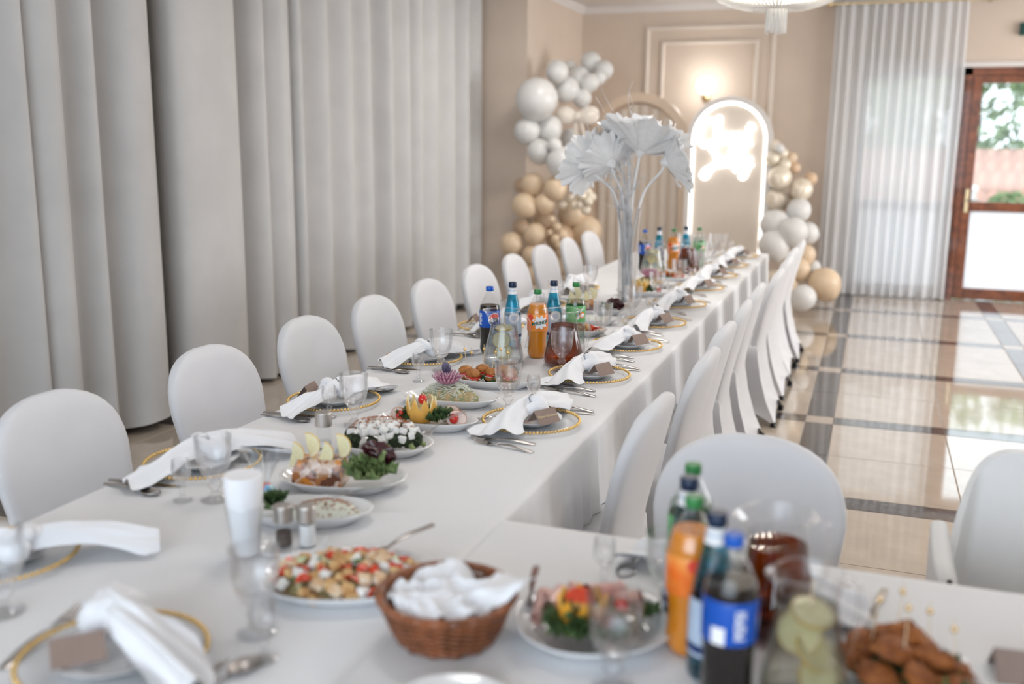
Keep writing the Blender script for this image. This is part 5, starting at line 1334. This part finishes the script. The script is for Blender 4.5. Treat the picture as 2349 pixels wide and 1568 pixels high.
thing('cherry_tomato', TOMM, loc2(HX, HY, HR, -0.010, -0.012, T + 0.092), 0, 'cherry tomato sitting inside the carved orange crown', 'tomato')
def ham_parts():
    d = G().lathe([(0, -0.006), (0.026, -0.006), (0.0262, 0.006), (0, 0.006)], 22, sx=1.15).mesh('slice', 'ham_pale', True, 40)
    r = G().lathe([(0.0262, -0.0062), (0.0275, -0.005), (0.0275, 0.005), (0.0262, 0.0062)], 22, sx=1.15).mesh('crust', 'ham_edge')
    return [('slice', d), ('crust', r)]
HAM = ham_parts()
for i, (dx, dy, dz, rx, rz_, lb_) in enumerate([(0.098, -0.014, 0.037, 78, 14, 'ham slice with a tomato at the right of the carved orange platter'), (0.07, 0.025, 0.040, 70, 5, 'ham slice behind the lettuce right of the carved orange'), (-0.088, -0.010, 0.034, 78, -25, 'ham slice with a tomato at the left of the carved orange platter')]):
    thing('ham_slice', HAM, loc2(HX, HY, HR, dx, dy, T + dz), 0, lb_, 'ham', 'ham slices', rot=(radians(rx), 0, HR + radians(rz_)))
thing('cherry_tomato', TOMM, loc2(HX, HY, HR, 0.094, -0.030, T + 0.042), 0, 'cherry tomato on the right ham slice near the lettuce', 'tomato')
thing('cherry_tomato', TOMM, loc2(HX, HY, HR, -0.078, -0.026, T + 0.040), 0, 'cherry tomato on the left ham slice', 'tomato')
# --- salad mound with onion flower
MX, MY, MR = -1.285, 2.985, radians(8)
platter(MX, MY, MR, 'white oval platter with shredded salad mound under a purple onion flower', 1.02, 0.85)
thing('salad_mound', [('salad', mound(0.100, 0.060, 0.060, 'salad_mix', 'salad', 11, 0.14))], (MX - 0.01, MY, T + 0.009), MR, 'mixed salad mound under grated cheese and the onion flower', 'salad')
o = thing('grated_cheese', seeds(520, 0.094, 0.055, 0.060, 12, 'grated_cheese', 'cheese_strip', 0.013, 0.0017), (MX - 0.01, MY, T + 0.011), MR, 'pale grated cheese strips over the salad mound', 'cheese'); o['kind'] = 'stuff'
def onion_parts():
    pet = G().grid(lambda u, v: ((v - 0.5) * 0.013 * sin(pi * min(1, u * 0.93 + 0.10)) ** 0.7, 0.008 + 0.046 * u, 0.010 * u + 0.020 * u * u + 0.004 * (2 * v - 1) ** 2), 8, 4).mesh('petal', 'onion_purple', True, None)
    parts = [('heart', G().sphere((0, 0, 0.012), (0.012, 0.012, 0.014), 12, 8).mesh('heart', 'onion_purple'))]
    for ring, (n, tilt, sc) in enumerate([(20, 0, 1.0), (18, 14, 0.97), (16, 28, 0.88), (12, 44, 0.75), (8, 60, 0.6)]):
        for i in range(n):
            parts.append(('petal', pet, RZ(2 * pi * (i + ring * 0.5) / n) @ Matrix.Rotation(radians(tilt), 4, 'X') @ Matrix.Scale(sc, 4)))
    return parts
thing('onion_flower', onion_parts(), (MX - 0.012, MY - 0.006, T + 0.068), 0.2, 'purple onion carved as a flower on the salad mound', 'onion')
thing('plum', [('fruit', G().sphere((0, 0, 0), (0.0155, 0.0155, 0.021), 18, 12, lambda d: 1 - 0.04 * max(0, cos(atan2(d.y, d.x) * 1)) ** 16).mesh('fruit', 'plum')), ('pick', G().tube([(0, 0, -0.05), (0, 0, 0)], 0.0012, 6).mesh('pick', 'pick_wood'))],
      (MX - 0.016, MY - 0.006, T + 0.124), 0, 'blue plum standing on the purple onion flower', 'plum', rot=(0.1, -0.12, 0))
# --- small buns with picks
UX, UY, UR = -1.24, 3.285, radians(10)
platter(UX, UY, UR, 'white oval platter of little filled buns with gold picks', 0.98, 0.85)
thing('lettuce_leaf', lettuce_mesh(61, 0.068, 0.034, 14, elong=1.8), (UX + 0.01, UY, T + 0.010), UR, 'dark green curly lettuce under the little filled buns', 'lettuce')
def bun_parts(seed):
    f = lambda d: 1 + 0.07 * noise.noise(Vector((d.x * 3, d.y * 3, d.z * 3 + seed)))
    bt = G().sphere((0, 0, 0.012), (0.026, 0.025, 0.013), 18, 10, f).mesh('bottom_bun', 'bun', True, None)
    fi = G().lathe([(0, 0.019), (0.026, 0.019), (0.027, 0.023), (0.024, 0.027), (0, 0.028)], 22, rib=lambda a, z: 1 + 0.10 * sin(7 * a + seed)).mesh('filling', 'tomato')
    le = G().lathe([(0, 0.0175), (0.028, 0.018), (0.029, 0.0195), (0, 0.0205)], 26, rib=lambda a, z: 1 + 0.12 * sin(9 * a + seed * 2)).mesh('cheese', 'feta')
    tp = G().sphere((0, 0, 0.034), (0.0265, 0.0255, 0.017), 18, 10, f).mesh('top_bun', 'bun', True, None)
    return [('bottom_bun', bt), ('filling', fi), ('cheese', le), ('top_bun', tp)]
BUN = [bun_parts(i) for i in range(3)]
def buns(x, y, rz, spots, where, z=T):
    for i, (dx, dy, dz, tx) in enumerate(spots):
        p = loc2(x, y, rz, dx, dy, z + dz)
        thing('filled_bun', BUN[i % 3], p, 0, 'little filled bun, %s from the left, %s' % (ORD[i], where), 'bun', 'little filled buns', rot=(radians(tx), radians((i % 3 - 1) * 6), i * 1.3))
        thing('party_pick', PICK, (p[0], p[1], p[2] + 0.042), 0, 'wooden pick with gold bead in bun %s from the left, %s' % (ORD[i], where), 'pick', 'party picks with gold beads', rot=(radians((i % 3 - 1) * 7), radians((i % 4 - 1.5) * 6), 0))
buns(UX, UY, UR, [(-0.108, 0.0, 0.018, 0), (-0.078, -0.038, 0.016, 8), (-0.045, 0.008, 0.024, -6), (-0.008, -0.03, 0.020, 4), (0.025, 0.02, 0.022, 0), (0.055, -0.02, 0.020, 8)], 'on the in-focus platter')
# --- serving cutlery resting on the platters
for nm, lb_, x, y, z, rz_, sc, tl in (('serving_spoon', 'serving spoon handle behind the crouton salad', -0.87, 1.735, T + 0.052, radians(150), 0.95, 12), ('serving_spoon', 'clear serving spoon leaning on the broccoli platter rim', -1.155, 2.60, T + 0.040, radians(160), 1.15, 12),
                                ('serving_fork', 'serving fork behind the carved orange platter', -1.06, 2.81, T + 0.016, radians(100), 1.0, 6), ('serving_spoon', 'serving spoon lying right of the bun platter', -1.07, 3.33, T + 0.004, radians(110), 1.05, 0), ('serving_spoon', 'clear serving spoon resting in front of the jelly platter', -1.105, 2.02, T + 0.034, radians(105), 1.15, 10)):
    thing(nm, FORK if nm == 'serving_fork' else (SPOONC if 'clear' in lb_ else SPOON), (x, y, z), 0, lb_, 'spoon' if 'spoon' in nm else 'fork', 'serving cutlery', rot=(radians(-tl), 0, rz_), scale=sc)
# --- second run of dishes beyond the bottles
platter(-1.24, 4.33, radians(10), 'white platter of red and white salad behind the in-focus bottles', 0.9, 0.8)
thing('salad_bed', mound(0.10, 0.06, 0.022, 'salad_mix', 'salad_bed', 13), (-1.24, 4.33, T + 0.0085), 0.2, 'mixed salad bed behind the in-focus bottles', 'salad')
scatter(26, -1.23, 4.33, 0.2, 0.11, 0.065, T + 0.016, 0.026, [('crouton', 'toasted crouton', 'crouton', CROUT, 3), ('tomato_wedge', 'red tomato wedge', 'tomato', TOMW, 3), ('chicken_cube', 'pale cube of chicken', 'chicken', CHICK, 2)], 15, 'in the salad behind the in-focus bottles', 'pieces of the far crouton salad', mind=0.024)
A2X, A2Y = -1.315, 4.90
platter(A2X, A2Y, AR, 'white platter with the far jelly block left of the tall vase', 1.0, 0.9)
thing('aspic_block', asp.mesh('aspic_block', 'aspic', True, 30), loc2(A2X, A2Y, AR, -0.055, -0.005, T + 0.0085), AR, 'far amber jelly block with lemon left of the tall vase', 'aspic')
for i, (dx, dy, dz, tl) in enumerate([(-0.126, -0.022, 0.088, 12), (-0.092, 0.004, 0.104, -10), (-0.050, -0.020, 0.092, 18), (-0.012, 0.006, 0.104, -8)]):
    thing('lemon_half_slice', LEMH, loc2(A2X, A2Y, AR, dx, dy, T + dz), 0, '%s lemon half slice from the left on the far jelly block' % ORD[i], 'lemon slice', 'lemon half slices on the far jelly', rot=half_slice_rot(radians(tl), radians(16)))
thing('lettuce_leaf', lettuce_mesh(71, 0.05, 0.05, 8), loc2(A2X, A2Y, AR, 0.075, -0.012, T + 0.012), 0, 'green lettuce beside the far jelly block at the vase foot', 'lettuce')
thing('beet_slice', BEET, loc2(A2X, A2Y, AR, 0.115, -0.005, T + 0.052), 0, 'dark red beet piece at the foot of the tall vase', 'beet', rot=(radians(25), radians(15), 0))
platter(-1.26, 4.62, 0.2, 'white platter of pale seed salad in front of the far jelly block', 0.9, 0.7)
thing('seed_salad', mound(0.10, 0.05, 0.03, 'cheese_strip', 'seed_salad', 6, 0.2), (-1.26, 4.62, T + 0.0085), 0.2, 'pale shredded salad in front of the far jelly block', 'salad')
platter(-1.21, 5.62, 0.2, 'white platter with lettuce and yellow fruit behind the tall vase', 0.95, 0.8)
thing('lettuce_leaf', lettuce_mesh(72, 0.055, 0.05, 9, elong=1.5), (-1.19, 5.62, T + 0.01), 0.2, 'green lettuce beneath the far carved orange', 'lettuce')
thing('carved_orange', crown_parts(0.047, 'melon_yellow', 'melon_pale', 9, 0.12, 0.88), (-1.225, 5.61, T + 0.02), 0.2, 'far carved orange crown behind the tall vase', 'orange')
thing('cherry_tomato', TOMM, (-1.11, 5.58, T + 0.045), 0, 'cherry tomato on the far lettuce right of the vase', 'tomato')
platter(-1.24, 5.98, 0.15, 'white platter with the far onion flower salad', 1.0, 0.85)
thing('salad_mound', mound(0.10, 0.06, 0.055, 'salad_mix', 'salad_mound', 14, 0.14), (-1.25, 5.98, T + 0.0085), 0.15, 'far mixed salad mound under the far onion flower', 'salad')
thing('onion_flower', onion_parts(), (-1.25, 5.97, T + 0.064), 0.5, 'far purple onion flower before the blurred bottles', 'onion', scale=1.1)
platter(-1.22, 6.30, 0.15, 'white platter of far little buns before the blurred bottles', 1.0, 0.85)
buns(-1.22, 6.30, 0.15, [(-0.09, 0, 0.012, 0), (-0.04, -0.02, 0.012, 5), (0.01, 0.01, 0.014, 0), (0.06, -0.01, 0.012, 4), (0.1, 0.015, 0.012, 0)], 'on the far platter')
thing('lettuce_leaf', lettuce_mesh(73, 0.05, 0.03, 8, elong=1.8), (-1.21, 6.29, T + 0.010), 0.15, 'dark lettuce under the far little buns', 'lettuce')
# --- meat platter on the side table
EX, EY, ER = -0.415, 1.60, radians(30)
platter(EX, EY, ER, 'white oval platter of ham, carved orange and lettuce on the side table', 0.86, 1.28, TF)
thing('lettuce_leaf', lettuce_mesh(81, 0.070, 0.055, 13, elong=1.5), loc2(EX, EY, ER, -0.02, -0.05, TF + 0.011), ER, 'green curly lettuce at the front of the side table meat platter', 'lettuce')
thing('lettuce_leaf', lettuce_mesh(82, 0.045, 0.04, 7), loc2(EX, EY, ER, 0.085, 0.0, TF + 0.011), ER, 'green lettuce at the right of the side table meat platter', 'lettuce')
thing('carved_orange', crown_parts(0.044, 'orange_rind', 'melon_yellow', 8, 0.0, 0.55), loc2(EX, EY, ER, -0.025, -0.02, TF + 0.030), 0, 'carved orange holding red tomato pieces on the side table', 'orange')
thing('tomato_wedge', TOMW, loc2(EX, EY, ER, -0.035, -0.045, TF + 0.092), 0, 'red tomato wedge on top of the side table carved orange', 'tomato', rot=(0.5, 0.2, 0.4), scale=1.5)
thing('cherry_tomato', TOMM, loc2(EX, EY, ER, 0.045, -0.025, TF + 0.062), 0, 'cherry tomato on the side table meat platter, right of the carved orange', 'tomato')
M_roll = G().grid(lambda u, v: ((v - 0.5) * 0.07, (0.008 + 0.010 * u) * cos(u * 9.5), 0.018 + (0.008 + 0.010 * u) * sin(u * 9.5)), 40, 6).mesh('ham_roll', 'ham', True, None)
for i, (dx, dy, dz, rz_) in enumerate([(-0.085, 0.05, 0.02, 70), (-0.045, 0.06, 0.03, 20), (0.0, 0.065, 0.03, -10), (0.045, 0.055, 0.028, 15), (-0.065, 0.025, 0.04, 60), (0.015, 0.035, 0.045, 30), (0.07, 0.03, 0.028, -30)]):
    thing('ham_roll', M_roll, loc2(EX, EY, ER, dx, dy, TF + dz), 0, 'rolled pink ham, %s of the pile on the side table meat platter' % ORD[i], 'ham', 'ham rolls', rot=(0.1, 0.25 * ((i % 3) - 1), ER + radians(rz_)))
thing('serving_fork', FORK, loc2(EX, EY, ER, -0.10, 0.06, TF + 0.055), 0, 'serving fork standing at the left of the side table meat platter', 'fork', 'serving cutlery', rot=(radians(-62), 0, radians(30)), scale=0.8)
# --- fried cutlets with picks at the lower right
KX, KY, KR = 0.112, 1.590, radians(20)
platter(KX, KY, KR, 'white oval platter of fried cutlets with picks, lower right', 0.72, 1.30, TF)
thing('lettuce_leaf', lettuce_mesh(91, 0.098, 0.030, 20, elong=1.0), (KX, KY, TF + 0.010), KR, 'dark green lettuce under the fried cutlets at the lower right', 'lettuce')
def cutlet_mesh(seed):
    f = lambda d: 1 + 0.34 * noise.noise(Vector((d.x * 2.6 + seed, d.y * 2.6, d.z * 2.6))) + 0.18 * noise.noise(Vector((d.x * 8 + seed, d.y * 8, d.z * 8)))
    return G().sphere((0, 0, 0), (0.041, 0.028, 0.015), 28, 16, f).mesh('cutlet', 'cutlet', True, None)
CUT = [cutlet_mesh(i * 3.1) for i in range(4)]
for i, (dx, dy, dz, rx, ry, rz_) in enumerate([(-0.075, 0.03, 0.035, 0.3, 0.3, 0.4), (-0.05, 0.06, 0.045, 0.5, 0.1, 1.2), (-0.005, 0.055, 0.055, 0.7, -0.2, 0.2), (0.045, 0.04, 0.045, 0.5, -0.3, 2.0), (-0.02, 0.01, 0.058, 0.3, 0.2, 0.9), (0.035, -0.005, 0.052, 0.4, 0.3, 2.4), (0.07, 0.0, 0.038, 0.2, 0.4, 1.0), (-0.055, -0.03, 0.035, 0.2, 0.3, 0.1), (0.0, -0.05, 0.045, 0.4, 0, 1.6), (0.05, -0.06, 0.035, 0.3, 0.2, 0.6), (-0.03, -0.085, 0.032, 0.3, 0, 2.2), (0.02, -0.10, 0.032, 0.3, 0.2, 0.3)]):
    thing('fried_cutlet', CUT[i % 4], loc2(KX, KY, KR, dx, dy, TF + dz * 1.2), 0, 'crisp brown fried cutlet in the pile with picks at the lower right', 'cutlet', 'fried cutlets', rot=(rx, ry, rz_))
PK2 = pick_mesh(0.095)
for i, (dx, dy, dz) in enumerate([(-0.045, 0.05, 0.05), (0.0, 0.06, 0.06), (-0.01, 0.0, 0.062), (0.05, 0.045, 0.04), (0.065, -0.02, 0.045)]):
    thing('party_pick', PK2, loc2(KX, KY, KR, dx, dy, TF + dz * 1.15), 0, 'wooden pick with gold bead, %s from the left in the fried cutlets' % ORD[i], 'pick', 'party picks with gold beads', rot=(0.08 * (i - 2), 0.06 * (2 - i), 0))

# ------------------------------------------------------------------ shakers, napkin glass, basket
M('steel_brushed', (0.56, 0.53, 0.50), 0.42, 1.0, var=0.05, vscale=30)
def shaker_parts(fill, fm):
    gl = G().lathe([(0, 0.003), (0.018, 0), (0.0205, 0.004), (0.0205, 0.014), (0.019, 0.022), (0.0185, 0.060), (0.0185, 0.066)], 24, rib=lambda a, z: 1 + 0.012 * cos(a * 10)).mesh('jar', 'glass_thin', True, 60)
    fl = G().lathe([(0, 0.005), (0.0165, 0.005), (0.0172, 0.012), (0.0165, fill), (0, fill + 0.002)], 20).mesh('contents', fm)
    lid = G().lathe([(0.0202, 0.058), (0.0210, 0.0585), (0.0212, 0.0905), (0.0200, 0.0935), (0.012, 0.0945), (0, 0.0945)], 28).mesh('lid', 'steel_brushed', True, 20)
    hole = G()
    for i in range(6): hole.lathe([(0, 0.0948), (0.0014, 0.0948)], 6, (0.008 * cos(i), 0.008 * sin(i), 0))
    return [('jar', gl), ('contents', fl), ('lid', lid, None, [('holes', hole.mesh('holes', 'black_metal', False))])]
thing('shaker_tray', platter_mesh(0.072, 0.050, 0.014, ex=4), (-1.115, 1.732, T), radians(24), 'small white tray under the salt and pepper shakers', 'tray')
thing('pepper_shaker', shaker_parts(0.034, 'pepper_ground'), (-1.142, 1.735, T + 0.0076), 0, 'glass pepper shaker with steel lid on the small white tray', 'shaker', 'salt and pepper shakers')
thing('salt_shaker', shaker_parts(0.052, 'salt'), (-1.094, 1.752, T + 0.0076), 0, 'glass salt shaker with steel lid on the small white tray', 'shaker', 'salt and pepper shakers')
thing('grinder_shaker', shaker_parts(0.02, 'salt'), (-1.432, 2.40, T), 0, 'tall glass shaker with steel top beside the broccoli platter', 'shaker', 'salt and pepper shakers', scale=1.15)
thing('grinder_shaker', shaker_parts(0.02, 'salt'), (-1.445, 5.18, T), 0, 'far glass shaker with steel top left of the vase', 'shaker', 'salt and pepper shakers', scale=1.2)
def napkin_glass():
    gl = G().lathe([(0, 0.005), (0.028, 0), (0.030, 0.003), (0.034, 0.06), (0.041, 0.120), (0.0405, 0.121), (0.0325, 0.06), (0.028, 0.008), (0, 0.007)], 36).mesh('tumbler', 'glass_thin', True, 60)
    parts = [('tumbler', gl)]
    g = G(); L = []
    for i in range(200):
        a = 2 * pi * i / 40; r = 0.006 + 0.026 * i / 200; L.append((r * cos(a), r * sin(a)))
    loops = [[(x * k, y * k, z) for x, y in L] for z, k in ((0.01, 0.88), (0.08, 1.0), (0.14, 1.18), (0.183, 1.24))]
    g.loft(loops, False, False, closed=False)
    rim = G().lathe([(0, 0.012), (0.026, 0.012), (0.032, 0.08), (0.0385, 0.14), (0.0402, 0.182), (0.0385, 0.1845), (0.030, 0.182), (0.02, 0.183), (0, 0.1815)], 40, rib=lambda a, z: 1 + 0.012 * sin(9 * a + z * 30)).mesh('paper_napkins', 'napkin_linen', True, 50)
    parts.append(('paper_napkins', rim))
    thing('napkin_tumbler', parts, (-1.193, 1.67, T), 0, 'rolled white paper napkins standing in a tall glass', 'napkin holder')
napkin_glass()
def sweets():
    g = G(); rr = random.Random(3)
    body = G().sphere((0, 0, 0.03), (0.03, 0.026, 0.032), 16, 12, lambda d: 1 + 0.10 * noise.noise(Vector((d.x * 4, d.y * 4, d.z * 4)))).mesh('packet', 'wrapper_print', True, None)
    def fn(u, v):
        a = 2 * pi * u; r = 0.008 + 0.042 * v * (0.8 + 0.25 * sin(7 * a)); return (r * cos(a), r * sin(a) * 0.8, 0.055 + 0.075 * v + 0.012 * sin(5 * a + 1) * v)
    film = G().grid(fn, 56, 8, closeu=True).mesh('film', 'wrap_film', True, None)
    tie = G().lathe([(0.0095, 0.054), (0.0115, 0.057), (0.0095, 0.060)], 16).mesh('tie', 'gold_bead')
    thing('wrapped_sweets', [('packet', body), ('film', film), ('tie', tie)], (-1.325, 1.94, T), 0, 'clear film packet with red and blue print behind the napkin glass', 'packet')
sweets()
def make_basket(x, y, z):
    parts = []; n = 26; H = 0.098
    def Rz(t): return 0.078 + 0.034 * t ** 0.8
    stake = G().tube([(Rz(t) , 0, 0.004 + H * t) for t in [i / 8 for i in range(9)]], 0.0026, 6).mesh('stake', 'wicker')
    for i in range(n): parts.append(('stake', stake, RZ(2 * pi * i / n)))
    rows = 15
    for k in range(rows):
        t = (k + 0.5) / rows; pts = []
        m = n * 6
        for i in range(m + 1):
            a = 2 * pi * i / m; r = Rz(t) + 0.0042 * cos(a * n / 2 + (pi if k % 2 else 0)); pts.append((r * cos(a), r * sin(a), 0.004 + H * t + 0.0004 * sin(a * 3 + k)))
        parts.append(('weave_strand', G().tube(pts, 0.0036, 6, cap=False).mesh('weave_strand', 'wicker')))
    def rim(ph):
        pts = []
        for i in range(181):
            a = 2 * pi * i / 180; r = Rz(1) + 0.003 + 0.0045 * cos(22 * a + ph); pts.append((r * cos(a), r * sin(a), H + 0.009 + 0.0045 * sin(22 * a + ph)))
        return G().tube(pts, 0.0046, 6, cap=False).mesh('rim_braid', 'wicker')
    for ph in (0, 2.1, 4.2): parts.append(('rim_braid', rim(ph)))
    parts.append(('base', G().lathe([(0, 0), (0.076, 0), (0.080, 0.004), (0.076, 0.008), (0, 0.008)], 30, rib=lambda a, zz: 1 + 0.01 * cos(26 * a)).mesh('base', 'wicker')))
    thing('wicker_basket', parts, (x, y, z), 0, 'round brown wicker bread basket lined with a white napkin', 'basket', scale=(1.03, 1.03, 0.80))
    # napkin lying inside with folds standing over the rim
    def fn(u, v):
        a = 2 * pi * u; r = 0.100 * v
        x_, y_ = cos(a) * v, sin(a) * v
        n1 = noise.noise(Vector((x_ * 1.7 + 3, y_ * 1.7, 2))); n2 = noise.noise(Vector((x_ * 3.3, y_ * 3.3 + 5, 7)))
        e_ = 0.028 * (1 - abs(n1) * 2.2) + 0.009 * (1 - abs(n2) * 3.0) * (0.4 + 0.6 * v)
        corner = max(0, cos(a - 0.35)) ** 12 * v ** 3; c2 = max(0, cos(a - 1.75)) ** 10 * v ** 1.5 * (1 - 0.4 * v); c3 = max(0, cos(a - 3.9)) ** 10 * v ** 2
        return ((r + 0.055 * corner) * cos(a), (r + 0.055 * corner) * sin(a), 0.072 + 0.012 * (1 - v * v) + e_ + 0.055 * corner + 0.030 * c2 + 0.012 * c3)
    cl = G().grid(fn, 110, 30, closeu=True)
    thing('basket_napkin', cl.mesh('basket_napkin', 'napkin_linen', True, None), (x, y, z + 0.006), 0, 'crumpled white cloth napkin filling the wicker basket', 'napkin', scale=(1.03, 1.03, 0.84))
make_basket(-0.655, 1.497, TF)

# ------------------------------------------------------------------ tall vase with white leaves
def make_vase():
    VX, VY = -1.215, 5.22
    gl = G().lathe([(0, 0.008), (0.055, 0), (0.060, 0.004), (0.048, 0.03), (0.050, 0.2), (0.056, 0.40), (0.066, 0.53), (0.0645, 0.53), (0.0545, 0.40), (0.0485, 0.2), (0.046, 0.035), (0, 0.02)], 40).mesh('vase_glass', 'glass', True, 60)
    thing('tall_vase', [('vase_glass', gl)][0][1], (VX, VY, T), 0, 'tall clear glass vase holding white leaves on the long table', 'vase')
    rr = random.Random(12)
    def petal(seed, R, th0, th1, ph0, wd):
        def fn(u, v):
            s = (v - 0.5) * 2; ph = ph0 + s * wd * (0.6 + 0.4 * sin(pi * min(1.0, u * 0.6 + 0.2)))
            uu = u * (1 - 0.16 * s * s); r = R * (0.10 + 1.38 * uu); z = R * (0.10 * uu + 0.92 * th1 * uu ** 1.5 - 0.42 * max(0, uu - 0.6) ** 1.4)
            rf = uu * uu; z += R * (0.05 * sin(v * 11 + seed) * rf + 0.035 * sin(v * 27 + seed * 2) * rf * uu); r *= 1 + 0.07 * sin(v * 21 + seed * 3) * rf + 0.04 * noise.noise(Vector((u * 3, v * 5, seed)))
            return (r * cos(ph), r * sin(ph), z)
        return G().grid(fn, 12, 36).mesh('petal', 'petal_white', True, None)
    def flower(seed, R):
        L = []
        for ring, (n, Rk, t1) in enumerate(((6, 1.0, 0.62), (5, 0.86, 0.95), (4, 0.66, 1.35))):
            for i in range(n):
                L.append(petal(seed * 7 + i + ring * 3, R * Rk, 0.08, t1 + 0.12 * sin(i * 2.1 + seed), 2 * pi * (i + 0.5 * ring) / n + seed, 0.62 + 0.12 * ring))
        return L
    spec = [((-0.20, -0.02, 0.745), 0.125, (0.45, -1.25), 'large white paper flower drooping to the left in the tall vase'),
            ((-0.085, -0.06, 0.76), 0.115, (0.55, -0.75), 'white paper flower left of the middle in the tall vase'),
            ((0.055, -0.03, 0.82), 0.175, (0.30, 0.22), 'largest white paper flower on top of the tall vase'),
            ((0.19, -0.03, 0.775), 0.130, (0.35, 1.25), 'large white paper flower drooping to the right in the tall vase'),
            ((-0.03, 0.08, 0.86), 0.13, (-0.2, -0.25), 'white paper flower at the back of the tall vase')]
    for i, (c, R, (ax, ay), lb_) in enumerate(spec):
        m = TR(*c) @ Matrix.Rotation(ay, 4, 'Y') @ Matrix.Rotation(-ax, 4, 'X')
        parts = [('petal', p_, m) for p_ in flower(i + 1, R)]
        parts.append(('stem', G().tube(catmull([(0.02 * sin(i * 2), 0.02 * cos(i * 2), 0.05), (c[0] * 0.12, c[1] * 0.2, 0.35), (c[0] * 0.4, c[1] * 0.5, 0.60), (c[0] * 0.9, c[1], c[2] - 0.05), c], 5), 0.007, 8).mesh('stem', 'petal_white')))
        parts.append(('calyx', G().lathe([(0, -0.03), (0.012, -0.025), (0.035, 0.01), (0.03, 0.012), (0, 0.0)], 14).mesh('calyx', 'petal_white'), m))
        thing('paper_flower', parts, (VX, VY, T), 0, lb_, 'flower', 'white paper flowers')
    for i in range(13):
        x0, y0 = rr.uniform(-0.03, 0.03), rr.uniform(-0.03, 0.03); x1 = rr.uniform(-0.30, 0.02) if i < 7 else rr.uniform(-0.05, 0.10); zt = rr.uniform(0.85, 1.18) if i < 7 else rr.uniform(0.6, 0.95)
        pts = []
        for k in range(22):
            t = k / 21; c = 0.022 * t
            pts.append((x0 + (x1 - x0) * t ** 2.2 + c * sin(t * 19 + i), y0 * (1 - t) - 0.04 * t + c * cos(t * 17 + i * 2), 0.02 + (zt - 0.02) * t ** 0.9))
        g = G().tube(pts, [0.0035 * (1 - 0.75 * k / 21) for k in range(22)], 6)
        for b in range(4):
            k0 = 11 + b * 2; p = Vector(pts[k0]); q_ = [p]
            d = Vector((rr.uniform(-1, 0.6), rr.uniform(-0.6, 0.3), rr.uniform(0.2, 1))).normalized()
            for s in range(9): q_.append(q_[-1] + d * 0.016 + Vector((0.012 * sin(s * 1.2 + b + i), 0.008 * cos(s * 1.4 + b), 0.008 * cos(s + i))))
            g.tube(q_, [0.0022 * (1 - 0.07 * s) for s in range(10)], 5)
        thing('curly_branch', g.mesh('curly_branch', 'branch_white', True, None), (VX, VY, T), 0, 'thin curly whitish willow twig standing in the tall vase', 'branch', 'curly twigs in the vase')
make_vase()
# glasses and things at the blurred far end
for i, (x, y) in enumerate([(-1.30, 7.45), (-1.22, 7.62), (-1.12, 7.75), (-1.35, 7.70)]):
    thing('goblet', GOB, (x, y, T), i, 'ribbed goblet, %s of four standing together at the far table end' % ORD[i], 'goblet', 'ribbed goblets', scale=1.15)
